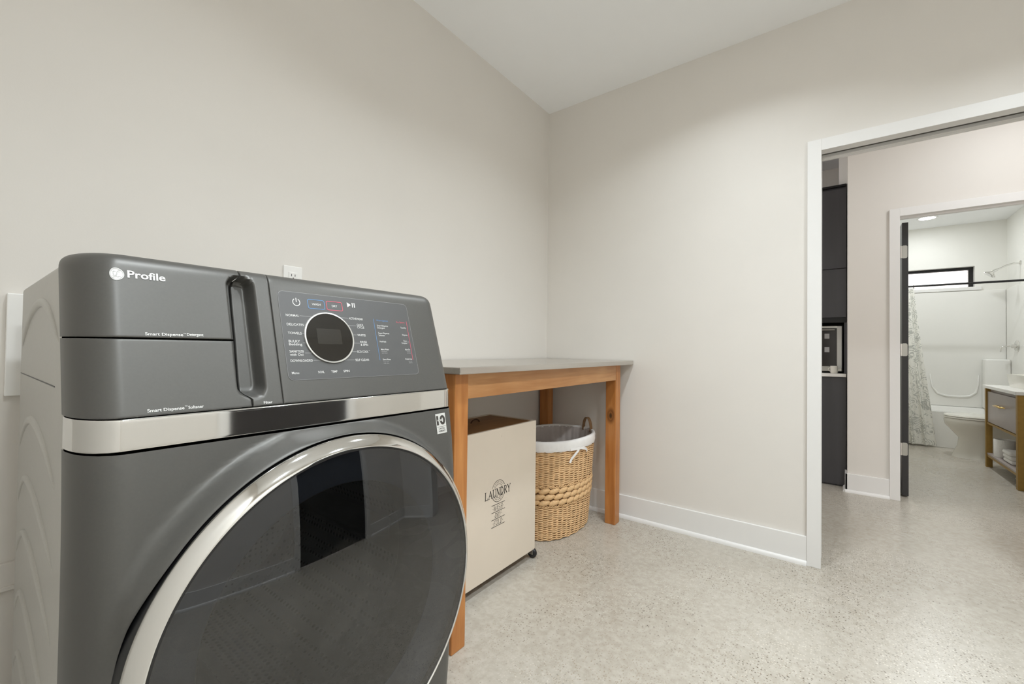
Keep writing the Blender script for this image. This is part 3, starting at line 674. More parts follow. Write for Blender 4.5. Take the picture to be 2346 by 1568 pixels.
# drawer prints
obj('lettering', mapuv(text_uv('Profile', 0.1645, 1.1512, 0.0112, 0.0465, bold=0.022), on_up(0.0008)), M_WHITEP, upd)
EX, EZ = 0.1502, 1.1548
obj('emblem', mapuv(disc_uv(EX, EZ, 0.0107, 0.0098, 40), on_up(0.0007)), M_WHITEP, upd)
em = [poly_uv(arc(EX, EZ, 0.0094, 0.0086, 0, 360, 40)[:-1], 0.0005, True)]
for k in range(4): em.append(poly_uv(arc(EX+0.0074*math.cos(PI/4+k*PI/2), EZ+0.0068*math.sin(PI/4+k*PI/2), 0.0016, 0.0015, 40+90*k, 300+90*k, 10), 0.0004))
em.append(poly_uv(arc(EX-0.0022, EZ+0.0008, 0.0024, 0.0034, 40, 330, 14)+[(EX-0.0006, EZ-0.0045), (EX-0.0034, EZ-0.0048)], 0.0006))
em.append(poly_uv(arc(EX+0.0030, EZ+0.0018, 0.0018, 0.0020, 60, 260, 10)+arc(EX+0.0028, EZ-0.0022, 0.0022, 0.0022, 100, 330, 10), 0.0006))
obj('emblem_monogram', mapuv(join(*em), on_up(0.0010)), M_GREYP, upd)
obj('lettering', mapuv(join(text_uv('Smart Dispense', 0.1810, 1.0632, 0.0044, 0.0475, bold=0.015), text_uv('TM', 0.2290, 1.0664, 0.0018), text_uv('Detergent', 0.2335, 1.0640, 0.0044, 0.0225, bold=0.015)), on_up(0.0007)), M_WHITEP, upd)
obj('lettering', mapuv(join(text_uv('Smart Dispense', 0.1780, 0.9505, 0.0044, 0.0445, bold=0.015), text_uv('TM', 0.2232, 0.9540, 0.0018), text_uv('Softener', 0.2275, 0.9505, 0.0044, 0.0200, bold=0.015)), on_up(0.0007)), M_WHITEP, lod)
obj('lettering', mapuv(text_uv('Filter', 0.3365, 0.9478, 0.0044, 0.0145, bold=0.015), on_up(0.0007)), M_WHITEP, fil)
# warranty sticker
def on_lo(off): return lambda u, v: (lambda x, dy: (x, F_lo(v)+dy-off, v))(*plan(u))
def stk(u, v): return (0.7292+0.0325*u+0.0022*(1-v), 0.8372+0.0485*v+0.0005*u)
sg = [stk(i/3, j/8) for j in range(9) for i in range(4)]
st_ = obj('warranty_sticker', mapuv((sg, grid_faces(4, 9)), on_lo(0.0007)), M_SILVER, wr)
def stt(uv): return [stk(*p) for p in uv[0]], uv[1]
pr = [text_uv('10', 0.06, 0.46, 0.42, 0.88, bold=0.05), text_uv('LIMITED', 0.2, 0.20, 0.085, 0.6, bold=0.0), text_uv('WARRANTY', 0.16, 0.08, 0.085, 0.7, bold=0.01), quad_uv(0.05, 0.34, 0.95, 0.34, 0.012)]
obj('sticker_print', mapuv(stt(join(*pr)), on_lo(0.0010)), M_DARKP, st_)
obj('sticker_strip', mapuv(stt(([(0.16, 0.63), (0.62, 0.63), (0.62, 0.71), (0.16, 0.71)], [(0, 1, 2, 3)])), on_lo(0.0012)), M_SILVER, st_)
obj('sticker_word', mapuv(stt(text_uv('YEAR', 0.22, 0.645, 0.055, 0.36)), on_lo(0.0014)), M_DARKP, st_)

# ================================================================== WALL FITTINGS
op = empty('outlet_plate', (0.7865, YB-0.003, 1.235), 'white electrical outlet plate on the wall just above the washer top', 'outlet')
obj('cover_plate', box(0.7515, 0.8215, YB-0.006, YB-0.0002, 1.2355, 1.3515, 0.002), M_PLATE, op)
for zc in (1.2735, 1.3135):
    f_ = obj('receptacle', box(0.7700, 0.8030, YB-0.0082, YB-0.0055, zc-0.0145, zc+0.0145, 0.001), M_PLATE, op)
    for dx in (-0.0065, 0.0065): obj('slot', box(0.7865+dx-0.0011, 0.7865+dx+0.0011, YB-0.0086, YB-0.0080, zc-0.001, zc+0.0075), M_BLACKP, f_)
    obj('ground_hole', box(0.7845, 0.7885, YB-0.0086, YB-0.0080, zc-0.010, zc-0.0055), M_BLACKP, f_)
ob = empty('supply_box', (0.21, YB, 0.917), 'white plastic washer supply box on the wall, half hidden behind the washer', 'supply box')
for b_ in ((0.088, 0.116, 0.917, 1.171), (0.304, 0.332, 0.917, 1.171), (0.116, 0.304, 0.917, 0.945), (0.116, 0.304, 1.143, 1.171)):
    obj('frame_side', box(b_[0], b_[1], YB-0.022, YB-0.0002, b_[2], b_[3], 0.002), M_PLATE, ob)
obj('box_back', box(0.116, 0.304, YB-0.004, YB-0.0002, 0.945, 1.143), M_PLATE, ob)
for x in (0.17, 0.25): obj('valve', tube([(x, YB-0.004, 0.99), (x, YB-0.03, 0.99), (x, YB-0.03, 1.03)], 0.009), M_SATIN, ob, 40)
wl = empty('wall_ledge', (0.24, YB, 0.43), 'narrow pale ledge low on the shaded wall left of the washer', 'ledge')
obj('ledge_board', box(-0.15, 0.70, YB-0.012, YB-0.0002, 0.437, 0.503, 0.0015), M_WALL, wl)
obj('ledge_lip', box(-0.15, 0.70, YB-0.018, YB-0.0118, 0.437, 0.447, 0.001), M_WALL, wl)

# ================================================================== TABLE
tb = empty('work_table', (1.80, 1.33, 0), 'wooden work table with a stainless steel top beside the washer', 'table')
obj('table_top', box(1.036, 2.583, 0.998, 1.632, 0.960, 0.985, 0.003), M_STEEL, tb)
LEG = ((1.055, 1.122, 1.037, 1.103), (2.430, 2.496, 1.046, 1.112), (1.055, 1.122, 1.560, 1.626), (2.484, 2.550, 1.560, 1.626))
for i, (a, b, c, d) in enumerate(LEG): obj('leg', box(a, b, c, d, 0.0, 0.9595, 0.003), M_WOODK if i == 1 else M_WOODZ, tb)
obj('apron', box(1.1222, 2.4298, 1.047, 1.069, 0.868, 0.9595, 0.001), M_WOODX, tb)
obj('apron', box(1.1222, 2.4838, 1.595, 1.617, 0.868, 0.9595, 0.001), M_WOODX, tb)
obj('apron', box(1.066, 1.088, 1.1032, 1.5598, 0.868, 0.9595, 0.001), M_WOODY, tb)
obj('apron', box(2.470, 2.492, 1.1122, 1.5598, 0.868, 0.9595, 0.001), M_WOODY, tb)

# ================================================================== LAUNDRY BOX ON CASTERS
hb = empty('laundry_box', (1.505, 1.355, 0), 'tall cream laundry box on casters with dark printed lettering, under the table', 'laundry hamper')
HX0, HX1, HY0, HY1, HZ0, HZ1 = 1.208, 1.802, 1.200, 1.510, 0.046, 0.690
fp = obj('front_board', box(HX0, HX1, HY0, HY0+0.014, HZ0, HZ1, 0.001), M_HAMP, hb)
obj('side_board', box(HX0, HX0+0.014, HY0+0.0142, HY1-0.0142, HZ0, HZ1, 0.001), M_HAMP, hb)
obj('side_board', box(HX1-0.014, HX1, HY0+0.0142, HY1-0.0142, HZ0, HZ1, 0.001), M_HAMP, hb)
obj('back_board', box(HX0, HX1, HY1-0.014, HY1, HZ0, HZ1, 0.001), M_HAMP, hb)
obj('bottom_board', box(HX0+0.0142, HX1-0.0142, HY0+0.0142, HY1-0.0142, HZ0+0.008, HZ0+0.022), M_LID, hb)
ld_ = obj('lid', box(HX0+0.0146, HX1-0.0146, HY0+0.0146, HY1-0.0146, HZ1-0.016, HZ1-0.003, 0.001), M_LID, hb)
obj('pull_loop', tube([(1.560+0.03*math.cos(a), 1.395, HZ1-0.004+0.016*math.sin(a)) for a in [PI*i/10 for i in range(11)]], 0.0035), mat('dark_cord', (74, 44, 24), 0.8), ld_, 60)
for x, z in ((1.525, 0.655), (HX1-0.016, 0.655), (HX0+0.016, 0.655), (1.525, 0.08)):
    obj('screw_cap', lathe([(0.0001, HY0-0.0012), (0.0055, HY0-0.0008), (0.006, HY0+0.0002)], (x, z), 'y', 16), M_HAMP, fp, 40)
for x in (HX0+0.02, HX1-0.004):
    for y in (HY0+0.012, HY1-0.03):
        c_ = obj('caster', lathe([(0.0001, x-0.012), (0.016, x-0.012), (0.024, x-0.007), (0.0255, x), (0.024, x+0.007), (0.016, x+0.012), (0.0001, x+0.012)], (y, 0.0256), 'x', 24), M_BLACKP, hb, 50)
        obj('caster_fork', box(x-0.016, x-0.0125, y-0.012, y+0.012, 0.022, 0.0535, 0.001), M_NICK, c_)
# printed lettering, drawn stroke by stroke with serifs
GL = {'L': [((.18, 0), (.18, 1), 2), ((.02, 0), (.72, 0), 1), ((.02, 1), (.36, 1), 1), ((.72, 0), (.72, .22), 1)],
      'A': [((.02, 0), (.42, 1), 1), ((.42, 1), (.82, 0), 2), ((.2, .38), (.66, .38), 1), ((-.08, 0), (.16, 0), 1), ((.66, 0), (.98, 0), 1)],
      'U': [((.16, 1), (.16, .3), 2), ('a', .46, .3, .3, .3, 180, 360, 1.5), ((.76, .3), (.76, 1), 1), ((0, 1), (.34, 1), 1), ((.62, 1), (.9, 1), 1)],
      'N': [((.14, 0), (.14, 1), 1), ((.14, 1), (.78, 0), 2), ((.78, 0), (.78, 1), 1), ((0, 0), (.3, 0), 1), ((.62, 1), (.94, 1), 1), ((0, 1), (.16, 1), 1)],
      'D': [((.18, 0), (.18, 1), 2), ('a', .3, .5, .52, .5, -90, 90, 1.7), ((.02, 0), (.32, 0), 1), ((.02, 1), (.32, 1), 1)],
      'R': [((.18, 0), (.18, 1), 2), ('a', .4, .75, .3, .25, -90, 90, 1.6), ((.02, 1), (.4, 1), 1), ((.18, .5), (.4, .5), 1), ((.42, .5), (.82, 0), 2), ((.02, 0), (.36, 0), 1), ((.74, 0), (.94, 0), 1)],
      'Y': [((.06, 1), (.44, .45), 2), ((.82, 1), (.44, .45), 1), ((.44, 0), (.44, .47), 2), ((-.06, 1), (.22, 1), 1), ((.68, 1), (.96, 1), 1), ((.28, 0), (.6, 0), 1)],
      'W': [((.04, 1), (.28, 0), 2), ((.28, 0), (.52, .9), 1), ((.5, .9), (.76, 0), 2), ((.76, 0), (1, 1), 1), ((-.08, 1), (.2, 1), 1), ((.86, 1), (1.1, 1), 1)],
      'S': [('a', .4, .74, .28, .26, 40, 270, 1.6), ('a', .4, .25, .3, .25, 90, -140, 1.6)],
      'H': [((.16, 0), (.16, 1), 2), ((.76, 0), (.76, 1), 2), ((.16, .5), (.76, .5), 1), ((0, 0), (.32, 0), 1), ((0, 1), (.32, 1), 1), ((.6, 0), (.92, 0), 1), ((.6, 1), (.92, 1), 1)],
      'F': [((.18, 0), (.18, 1), 2), ((.02, 1), (.72, 1), 1), ((.18, .52), (.56, .52), 1), ((.02, 0), (.36, 0), 1), ((.72, 1), (.72, .8), 1)],
      'O': [('a', .45, .5, .42, .5, 0, 360, 1.6)], '.': [((.2, .42), (.2, .58), 2.4)]}
def serif(s, u, v, cap, width, slant=0.0, wt=0.075):
    parts = []; x = 0.0
    for ch in s:
        for st in GL[ch]:
            if st[0] == 'a': parts.append(poly_uv([(x+p, q) for p, q in arc(st[1], st[2], st[3], st[4], st[5], st[6], 14)], wt*st[7]))
            else: parts.append(quad_uv(x+st[0][0], st[0][1], x+st[1][0], st[1][1], wt*st[2]))
        x += 1.18 if ch == 'W' else (0.5 if ch == '.' else 1.02)
    V, Fc = join(*parts); sx = width/x
    return [(u+p*sx+slant*q*cap, v+q*cap) for p, q in V], Fc
on_h = lambda u, v: (u, HY0-0.0006, v)
PX, PZ = 1.504, 0.4125
prints = [serif('LAUNDRY', 1.410, 0.3905, 0.034, 0.186, wt=0.085)]
for r, wd in ((0.0475, 0.0022), (0.0300, 0.0016)):
    prints.append(poly_uv([p for p in arc(PX, PZ, r, r, 24, 156, 24)], wd)); prints.append(poly_uv([p for p in arc(PX, PZ, r, r, 204, 336, 24)], wd))
for s, rr, a0, a1, flip in (('COMPANY', 0.0355, 140, 40, 1), ('SERVICE', 0.0415, 220, 320, -1)):
    for i, ch in enumerate(s):
        a = math.radians(a0+(a1-a0)*i/(len(s)-1)); V, Fc = text_uv(ch, 0, 0, 0.0068, 0.0055, 'c')
        rot = a-PI/2 if flip > 0 else a+PI/2
        prints.append(([(PX+rr*math.cos(a)+p*math.cos(rot)-q*math.sin(rot), PZ+rr*math.sin(a)+p*math.sin(rot)+q*math.cos(rot)) for p, q in V], Fc))
for z in (0.3555, 0.3235, 0.2915, 0.2590): prints.append(quad_uv(1.4565, z, 1.5515, z, 0.0024))
for s, z, wd in (('.WASH.', 0.3290, 0.080), ('.DRY.', 0.2970, 0.060), ('.FOLD.', 0.2645, 0.075)): prints.append(serif(s, PX-wd/2-0.002, z, 0.0205, wd, 0.18, 0.06))
obj('printed_lettering', mapuv(join(*prints), on_h), M_DARKP, fp)

# ================================================================== WICKER BASKET
BCX, BCY, BTOP = 2.222, 1.358, 0.545
def bk(th, z, off=0.0):
    t = z/BTOP; a = 0.268+(0.302-0.268)*t**0.8; b = 0.176+(0.214-0.176)*t**0.8
    e = 0.88
    c, s = math.cos(th), math.sin(th)
    x, y = math.copysign(abs(c)**e, c), math.copysign(abs(s)**e, s)
    n = Vector((x/a, y/b)).normalized() if (x or y) else Vector((1, 0))
    return (BCX+a*x+n.x*off, BCY+b*y+n.y*off, z)
wb = empty('wicker_basket', (BCX, BCY, 0), 'oval seagrass wicker basket with a white cloth liner and leather loop, under the table', 'basket')
NR = 46
def weave(z0, z1, rows, amp=0.0042):
    V, Fc = [], []; n = NR*4; sd = 6
    for r in range(rows):
        zc = z0+(z1-z0)*(r+0.5)/rows; h = (z1-z0)/rows*0.62; base = len(V)
        jit = random.uniform(-0.0008, 0.0008)
        for i in range(n):
            th = 2*PI*i/n; o = amp*math.cos(th*NR/2+r*PI)
            zz = zc+jit+0.0008*math.sin(5*th+r)
            for k in range(sd):
                q = 2*PI*k/sd; p = bk(th, max(0.001, zz+h*math.sin(q)), o+0.0034*math.cos(q)); V.append(p)
        for i in range(n):
            j = (i+1) % n
            for k in range(sd):
                k2 = (k+1) % sd; Fc.append((base+i*sd+k, base+j*sd+k, base+j*sd+k2, base+i*sd+k2))
    return V, Fc
wv = obj('wicker_weave', join(weave(0.004, 0.188, 30), weave(0.304, 0.505, 33)), M_WICK, wb, 180); wv['kind'] = 'stuff'
nth = 96
zsl = [0.003, 0.1, 0.2, 0.25, 0.3, 0.4, 0.5, 0.538]
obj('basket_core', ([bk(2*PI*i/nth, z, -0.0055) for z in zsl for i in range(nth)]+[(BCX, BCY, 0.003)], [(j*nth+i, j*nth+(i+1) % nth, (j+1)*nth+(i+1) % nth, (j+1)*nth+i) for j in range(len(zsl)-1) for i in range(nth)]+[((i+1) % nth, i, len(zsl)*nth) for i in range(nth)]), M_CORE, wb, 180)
# braid bands: each wrapped strand a piece of its own
bmesh_me = None
def strand_mesh():
    V, Fc = [], []; n, sd = 9, 8
    for i in range(n):
        t = -1+2*i/(n-1); f = max(0.12, (1-abs(t)**3.2))
        for k in range(sd):
            q = 2*PI*k/sd; V.append((0.0335*t, 0.0110*f*math.cos(q), 0.0172*f*math.sin(q)+0.0070*t))
    for i in range(n-1):
        for k in range(sd):
            k2 = (k+1) % sd; Fc.append((i*sd+k, i*sd+k2, (i+1)*sd+k2, (i+1)*sd+k))
    Fc += [tuple(range(sd))[::-1], tuple((n-1)*sd+k for k in range(sd))]
    me = bpy.data.meshes.new('braid_strand'); me.from_pydata(V, [], Fc); me.shade_smooth(); me.materials.append(M_BRAID); return me
sm = strand_mesh()
def around(z, count, phase):
    """evenly spaced positions by arc length with tangent angles"""
    th = np.linspace(0, 2*PI, 721); P = np.array([bk(t, z)[:2] for t in th]); L_ = np.r_[0, np.cumsum(np.hypot(*np.diff(P, axis=0).T))]
    out = []
    for i in range(count):
        s = (i+phase)/count*L_[-1] % L_[-1]; t = float(np.interp(s, L_, th)); a, b = bk(t-0.01, z), bk(t+0.01, z); out.append((t, math.atan2(b[1]-a[1], b[0]-a[0])))
    return out
for row, (z, ph) in enumerate(((0.213, 0.0), (0.246, 0.5), (0.279, 0.0))):
    for t, ang in around(z, 28, ph):
        o = bpy.data.objects.new('braid_strand', sm); COL.objects.link(o); p = Vector(bk(t, z, 0.0015)); o.parent = wb
        o.matrix_parent_inverse = Matrix.Translation(-WLOC[wb]); o.location = p; o.rotation_euler = (0, 0, ang)
def twist(z, ph, amp=0.0036, turns=40):
    return tube([bk(2*PI*i/320, z+amp*math.sin(2*PI*turns*i/320+ph), 0.004+0.003*math.cos(2*PI*turns*i/320+ph)) for i in range(320)], 0.0026, 6, True)
obj('twisted_cord', join(twist(0.1925, 0), twist(0.1925, PI)), M_BRAID, wb, 180)
obj('twisted_cord', join(twist(0.2995, 0), twist(0.2995, PI)), M_BRAID, wb, 180)
# liner: rolled cuff outside, lining inside
def wob(i, k=1.0): return 0.0012*k*math.sin(i*0.9)+0.0008*k*math.sin(i*2.3+1)
rowsC = [(0.492, 0.0082), (0.494, 0.0098), (0.505, 0.0106), (0.520, 0.0108), (0.535, 0.0100), (0.544, 0.0075), (0.549, 0.002), (0.549, -0.005), (0.545, -0.0105), (0.535, -0.012)]
cu_ = obj('liner_cuff', ([bk(2*PI*i/160, z+(wob(i)*1.6 if j < 2 else 0), o+wob(i+3*j, 0.8)) for j, (z, o) in enumerate(rowsC) for i in range(160)], [(j*160+i, j*160+(i+1) % 160, (j+1)*160+(i+1) % 160, (j+1)*160+i) for j in range(len(rowsC)-1) for i in range(160)]), M_CLOTH, wb, 180)
rowsL = [0.540, 0.50, 0.42, 0.3, 0.18, 0.06, 0.012]
obj('liner_lining', ([bk(2*PI*i/240, z, -0.0115-0.004*(0.5+0.5*math.sin(i*240/240*0.9))*(1 if 0 < j else 0.3)) for j, z in enumerate(rowsL) for i in range(240)]+[(BCX, BCY, 0.012)], [(j*240+i, j*240+(i+1) % 240, (j+1)*240+(i+1) % 240, (j+1)*240+i) for j in range(len(rowsL)-1) for i in range(240)]+[((len(rowsL)-1)*240+i, (len(rowsL)-1)*240+(i+1) % 240, len(rowsL)*240) for i in range(240)]), M_LINER, wb, 180)
def ribbon(path, wd, th=0.0012):
    V, Fc = [], []; n = len(path)
    for i, (t, z, o) in enumerate(path):
        p = Vector(bk(t, z, o)); t2, z2, o2 = path[min(i+1, n-1)]; t1, z1, o1 = path[max(i-1, 0)]
        d = (Vector(bk(t2, z2, o2))-Vector(bk(t1, z1, o1))).normalized(); q = Vector(bk(t, z, o+0.01))-p; q.normalize(); s = d.cross(q).normalized()*wd/2
        V += [p+s+q*th, p-s+q*th, p-s, p+s]
    for i in range(n-1):
        for k in range(4): Fc.append((i*4+k, i*4+(k+1) % 4, i*4+4+(k+1) % 4, i*4+4+k))
    return V, Fc+[(3, 2, 1, 0), tuple((n-1)*4+k for k in range(4))]
TH = math.radians(-101)
def dth(dx): return dx*1.25/0.27
obj('ribbon_tail', fix(ribbon([(TH+dth(0.001), 0.498, 0.0125), (TH-dth(0.012), 0.487, 0.017), (TH-dth(0.03), 0.468, 0.016), (TH-dth(0.047), 0.446, 0.012), (TH-dth(0.054), 0.426, 0.011)], 0.014)), M_CLOTH, cu_)
obj('ribbon_tail', fix(ribbon([(TH-dth(0.001), 0.498, 0.0125), (TH+dth(0.013), 0.496, 0.018), (TH+dth(0.03), 0.489, 0.018), (TH+dth(0.044), 0.477, 0.013), (TH+dth(0.050), 0.463, 0.011)], 0.014)), M_CLOTH, cu_)
obj('ribbon_knot', fix(ribbon([(TH-dth(0.055), 0.4985, 0.0125), (TH-dth(0.02), 0.4985, 0.015), (TH, 0.499, 0.018), (TH+dth(0.02), 0.4975, 0.015), (TH+dth(0.03), 0.496, 0.0125)], 0.013)), M_CLOTH, cu_)
# leather loop on the far right of the rim
def loop():
    th0 = math.radians(-26); pc = Vector(bk(th0, 0.53, -0.013)); tg = Vector(bk(th0+0.05, 0.53, -0.013))-pc; tg.normalize(); nr = Vector((-tg.y, tg.x, 0)).normalized()*-1
    V, Fc = [], []; n = 20; wd = 0.020
    for i in range(n+1):
        a = math.radians(-25+230*i/n); r = 0.050; p = pc+tg*(r*0.86*math.cos(a))+Vector((0, 0, 0.022+r*1.05*math.sin(a)+(0.012 if 0.2 < i/n < 0.8 else 0)*math.sin(PI*(i/n-0.2)/0.6)))
        d = Vector((math.cos(a), 0, math.sin(a))); rad = tg*math.cos(a)+Vector((0, 0, math.sin(a)))
        for q, s in ((wd/2, 0.0013), (wd/2, -0.0013), (-wd/2, -0.0013), (-wd/2, 0.0013)): V.append(p+nr*q+rad*s)
    for i in range(n):
        for k in range(4): Fc.append((i*4+k, i*4+(k+1) % 4, i*4+4+(k+1) % 4, i*4+4+k))
    return fix((V, Fc+[(3, 2, 1, 0), tuple(n*4+k for k in range(4))]))
obj('leather_loop', loop(), M_LEATH, wb, 50)

# ================================================================== CHARCOAL CABINETS BEYOND THE HALL
KX, KY0, KY1 = 4.256, -0.076, 1.10
bc = empty('base_cabinet', (4.57, 0.5, 0), 'charcoal base cabinet under the white counter past the hall', 'cabinet')
obj('carcass', box(KX+0.02, 4.895, KY0, KY1, 0.0, 0.860), M_CAB, bc)
for a, b in ((KY0, 0.508), (0.512, KY1)):
    f_ = obj('cabinet_door', box(KX, KX+0.0195, a, b, 0.012, 0.856, 0.001), M_CAB, bc)
    obj('edge_pull', box(KX-0.012, KX-0.0002, b-0.14, b-0.02, 0.80, 0.812, 0.002), M_NICK, f_)
wt_ = tag(obj('counter_slab', box(KX-0.020, 4.895, KY0-0.0, KY1, 0.8605, 0.886, 0.002), M_QUARTZ), 'white counter slab on the charcoal base cabinet', 'counter')
ucab = empty('wall_cabinet', (4.57, 0.5, 1.29), 'tall charcoal wall cabinet over the counter nook past the hall', 'cabinet')
obj('carcass', box(KX+0.02, 4.895, KY0, KY1, 1.296, 2.372), M_CAB, ucab)
for a, b in ((KY0, 0.508), (0.512, KY1)):
    obj('cabinet_door', box(KX, KX+0.0195, a, b, 1.722, 2.355, 0.001), M_CAB, ucab)
    obj('lift_door', box(KX+0.006, KX+0.0195, a, b, 1.332, 1.718, 0.001), M_CAB, ucab)
obj('cornice', box(KX-0.006, 4.895, KY0, KY1, 2.3725, 2.388), M_BLACKM, ucab)
obj('light_rail', box(KX+0.002, KX+0.02, KY0, KY1, 1.290, 1.328, 0.001), M_BLACKM, ucab)
tag(obj('end_panel', box(KX+0.004, 4.89, KY0-0.004, KY0+0.012, 0.8865, 1.2895), M_CAB), 'thin charcoal end panel closing the counter nook beside the wall', 'panel')
ov = empty('countertop_oven', (4.62, 0.22, 0.886), 'steel countertop oven with dark glass in the counter nook', 'oven')
obj('housing', box(4.330, 4.78, -0.052, 0.46, 0.900, 1.270, 0.004), M_NICK, ov)
fr_ = obj('oven_door', box(4.318, 4.3298, -0.018, 0.44, 0.940, 1.250, 0.002), M_OVEN, ov)
obj('door_handle', tube([(4.30, -0.005, 1.236), (4.30, 0.42, 1.236)], 0.006), M_NICK, fr_, 40)
for z in (1.185, 1.075): obj('painted_reflection', box(4.3165, 4.3179, 0.030, 0.062, z-0.020, z+0.020), M_GREYP, fr_)  # pale plates stand in for reflections in the oven glass
obj('pale_reflection_trim', box(4.3190, 4.3298, -0.050, -0.022, 0.925, 1.265, 0.001), M_SILVER, ov)  # trim post whose pale colour stands in for window reflections
for y in (-0.03, 0.42):
    for x in (4.36, 4.74): obj('foot', lathe([(0.0001, 0.8862), (0.012, 0.8862), (0.012, 0.901), (0.0001, 0.901)], (x, y), 'z', 14), M_BLACKP, ov)
mg = empty('mug', (4.285, 0.0, 0.886), 'small white mug on the counter in front of the oven', 'mug')
obj('cup', fix(lathe([(0.0003, 0.8865), (0.020, 0.8865), (0.024, 0.893), (0.025, 0.945), (0.0225, 0.945), (0.0215, 0.895), (0.0003, 0.892)], (4.285, 0.0), 'z', 24)), M_PORC, mg, 40)
obj('handle', tube([(4.285, 0.024+0.014*math.sin(PI*i/8), 0.932-0.03*i/8) for i in range(9)], 0.003), M_PORC, mg, 60)

# ================================================================== BATHROOM
# tub with surround
TX, TXB = 6.780, 7.600
tu = empty('bathtub', (7.19, -0.93, 0), 'white acrylic bathtub behind the patterned curtain', 'bathtub')
obj('apron', box(TX, TX+0.03, YBR+0.012, -0.215, 0, 0.385, 0.004), M_ACRYL, tu)
def tub_basin():
    cx, cy = (TX+TXB)/2, (YBR-0.20)/2; o = rrect(TX, TXB, YBR+0.012, -0.215, 0.02, 6)
    def rr(ins, r): return rrect(TX+ins+0.02, TXB-ins, YBR+0.012+ins, -0.215-ins, r, 6)
    L_ = [(o, 0.384), (o, 0.400), (rr(0.055, 0.10), 0.400), (rr(0.075, 0.11), 0.385), (rr(0.10, 0.12), 0.22), (rr(0.15, 0.12), 0.10), (rr(0.24, 0.10), 0.085)]
    n = len(o); V = [(x, y, z) for P, z in L_ for x, y in P]
    Fc = [(j*n+i, j*n+(i+1) % n, (j+1)*n+(i+1) % n, (j+1)*n+i) for j in range(len(L_)-1) for i in range(n)]+[tuple((len(L_)-1)*n+i for i in range(n))]
    return fix((V, Fc))
obj('basin', tub_basin(), M_ACRYL, tu, 50)
sr = empty('shower_surround', (7.60, -0.93, 0.40), 'glossy white shower surround panels above the bathtub', 'shower wall')
obj('back_panel', box(TXB+0.001, XBB-0.0005, YBR+0.012, -0.215, 0.401, 1.838, 0.004), M_ACRYL, sr)
obj('end_panel', box(TX+0.02, TXB, YBR+0.0005, YBR+0.0115, 0.401, 1.838, 0.004), M_ACRYL, sr)
obj('end_panel', box(TX+0.02, TXB, -0.214, -0.2005, 0.401, 1.838, 0.004), M_ACRYL, sr)
obj('corner_tower', box(7.42, TXB, YBR+0.0125, -1.432, 0.402, 1.000, 0.02, 4), M_ACRYL, sr, 40)
up_ = [(7.597, -0.98, 0.80), (7.597, -1.00, 0.64), (7.597, -1.05, 0.555), (7.597, -1.13, 0.528), (7.597, -1.24, 0.524), (7.597, -1.33, 0.535), (7.597, -1.385, 0.585), (7.597, -1.405, 0.68), (7.597, -1.41, 0.80)]
obj('moulded_ridge', tube(up_, [0.004, 0.009, 0.013, 0.014, 0.014, 0.014, 0.013, 0.009, 0.004], 10), M_ACRYL, sr, 180)
# curtain and rod
RX, RZ = 6.735, 1.832
rod = empty('curtain_rod', (RX, -0.93, RZ), 'thin black shower curtain rod across the tub alcove', 'curtain rod')
obj('rod', tube([(RX, -0.203, RZ), (RX, YBR+0.002, RZ)], 0.0115, 14), M_BLACKM, rod, 60)
for y0, y1 in ((-0.2005, -0.212), (YBR+0.0005, YBR+0.012)): obj('end_flange', lathe([(0.0115, y1), (0.028, y0)], (RX, RZ), 'y', 20), M_BLACKM, rod, 40)
ctn = empty('shower_curtain', (RX, -0.55, 0.03), 'white shower curtain with grey paisley print, drawn to the left', 'curtain')
def curtain():
    V, Fc = [], []; nu, nv = 120, 40
    for j in range(nv+1):
        t = j/nv; z = 1.800-(1.800-0.022)*t; y1 = -0.742-0.172*t**1.15
        for i in range(nu+1):
            u = i/nu; y = -0.222+(y1+0.222)*u; fold = 0.034*(1-0.25*t)*math.sin(u*2*PI*6.5+0.6*math.sin(3*t))+0.010*math.sin(u*2*PI*13+2*t)
            V.append((RX-0.010+fold*(0.35+0.65*t)-0.02*t, y+0.006*math.sin(u*40+t*3), z))
    return V, grid_faces(nu+1, nv+1)
obj('cloth', curtain(), M_CURT, ctn, 180)
obj('hem_band', (lambda n: ([(RX-0.014+0.012*math.sin(i/n*2*PI*6.5), -0.222-0.52*i/n, z) for z in (1.815, 1.796) for i in range(n+1)], grid_faces(n+1, 2)))(80), M_CLOTH, ctn, 180)
for k in range(7):
    y = -0.235-0.50*k/6; obj('curtain_ring', tube([(RX+0.019*math.cos(a), y, RZ-0.006+0.021*math.sin(a)) for a in [2*PI*i/16 for i in range(16)]], 0.0018, 6, True), M_BLACKM, ctn, 60)
# shower head and valve on the right wall
sh = empty('wall_shower', (7.15, YBR, 2.07), 'chrome shower head on a bent arm high on the bathroom wall', 'shower')
obj('wall_flange', lathe([(0.0001, YBR+0.014), (0.018, YBR+0.012), (0.030, YBR+0.0005)], (7.15, 2.075), 'y', 24), M_CHROME, sh, 50)
arm = [(7.15, YBR+0.01, 2.075), (7.15, -1.59, 2.072), (7.15, -1.54, 2.055), (7.15, -1.50, 2.030), (7.15, -1.465, 2.012)]
obj('arm', tube(arm, 0.0095, 12), M_CHROME, sh, 60)
obj('swivel', tube([(7.15, -1.475, 2.018), (7.15, -1.440, 1.998)], 0.015, 12), M_CHROME, sh, 60)
ax = Vector((0, 0.62, -0.78)); c0 = Vector((7.15, -1.445, 2.000)); e1 = Vector((1, 0, 0)); e2 = ax.cross(e1)
pf = [(0.012, 0.0), (0.020, 0.015), (0.052, 0.040), (0.056, 0.048), (0.052, 0.052), (0.0003, 0.052)]
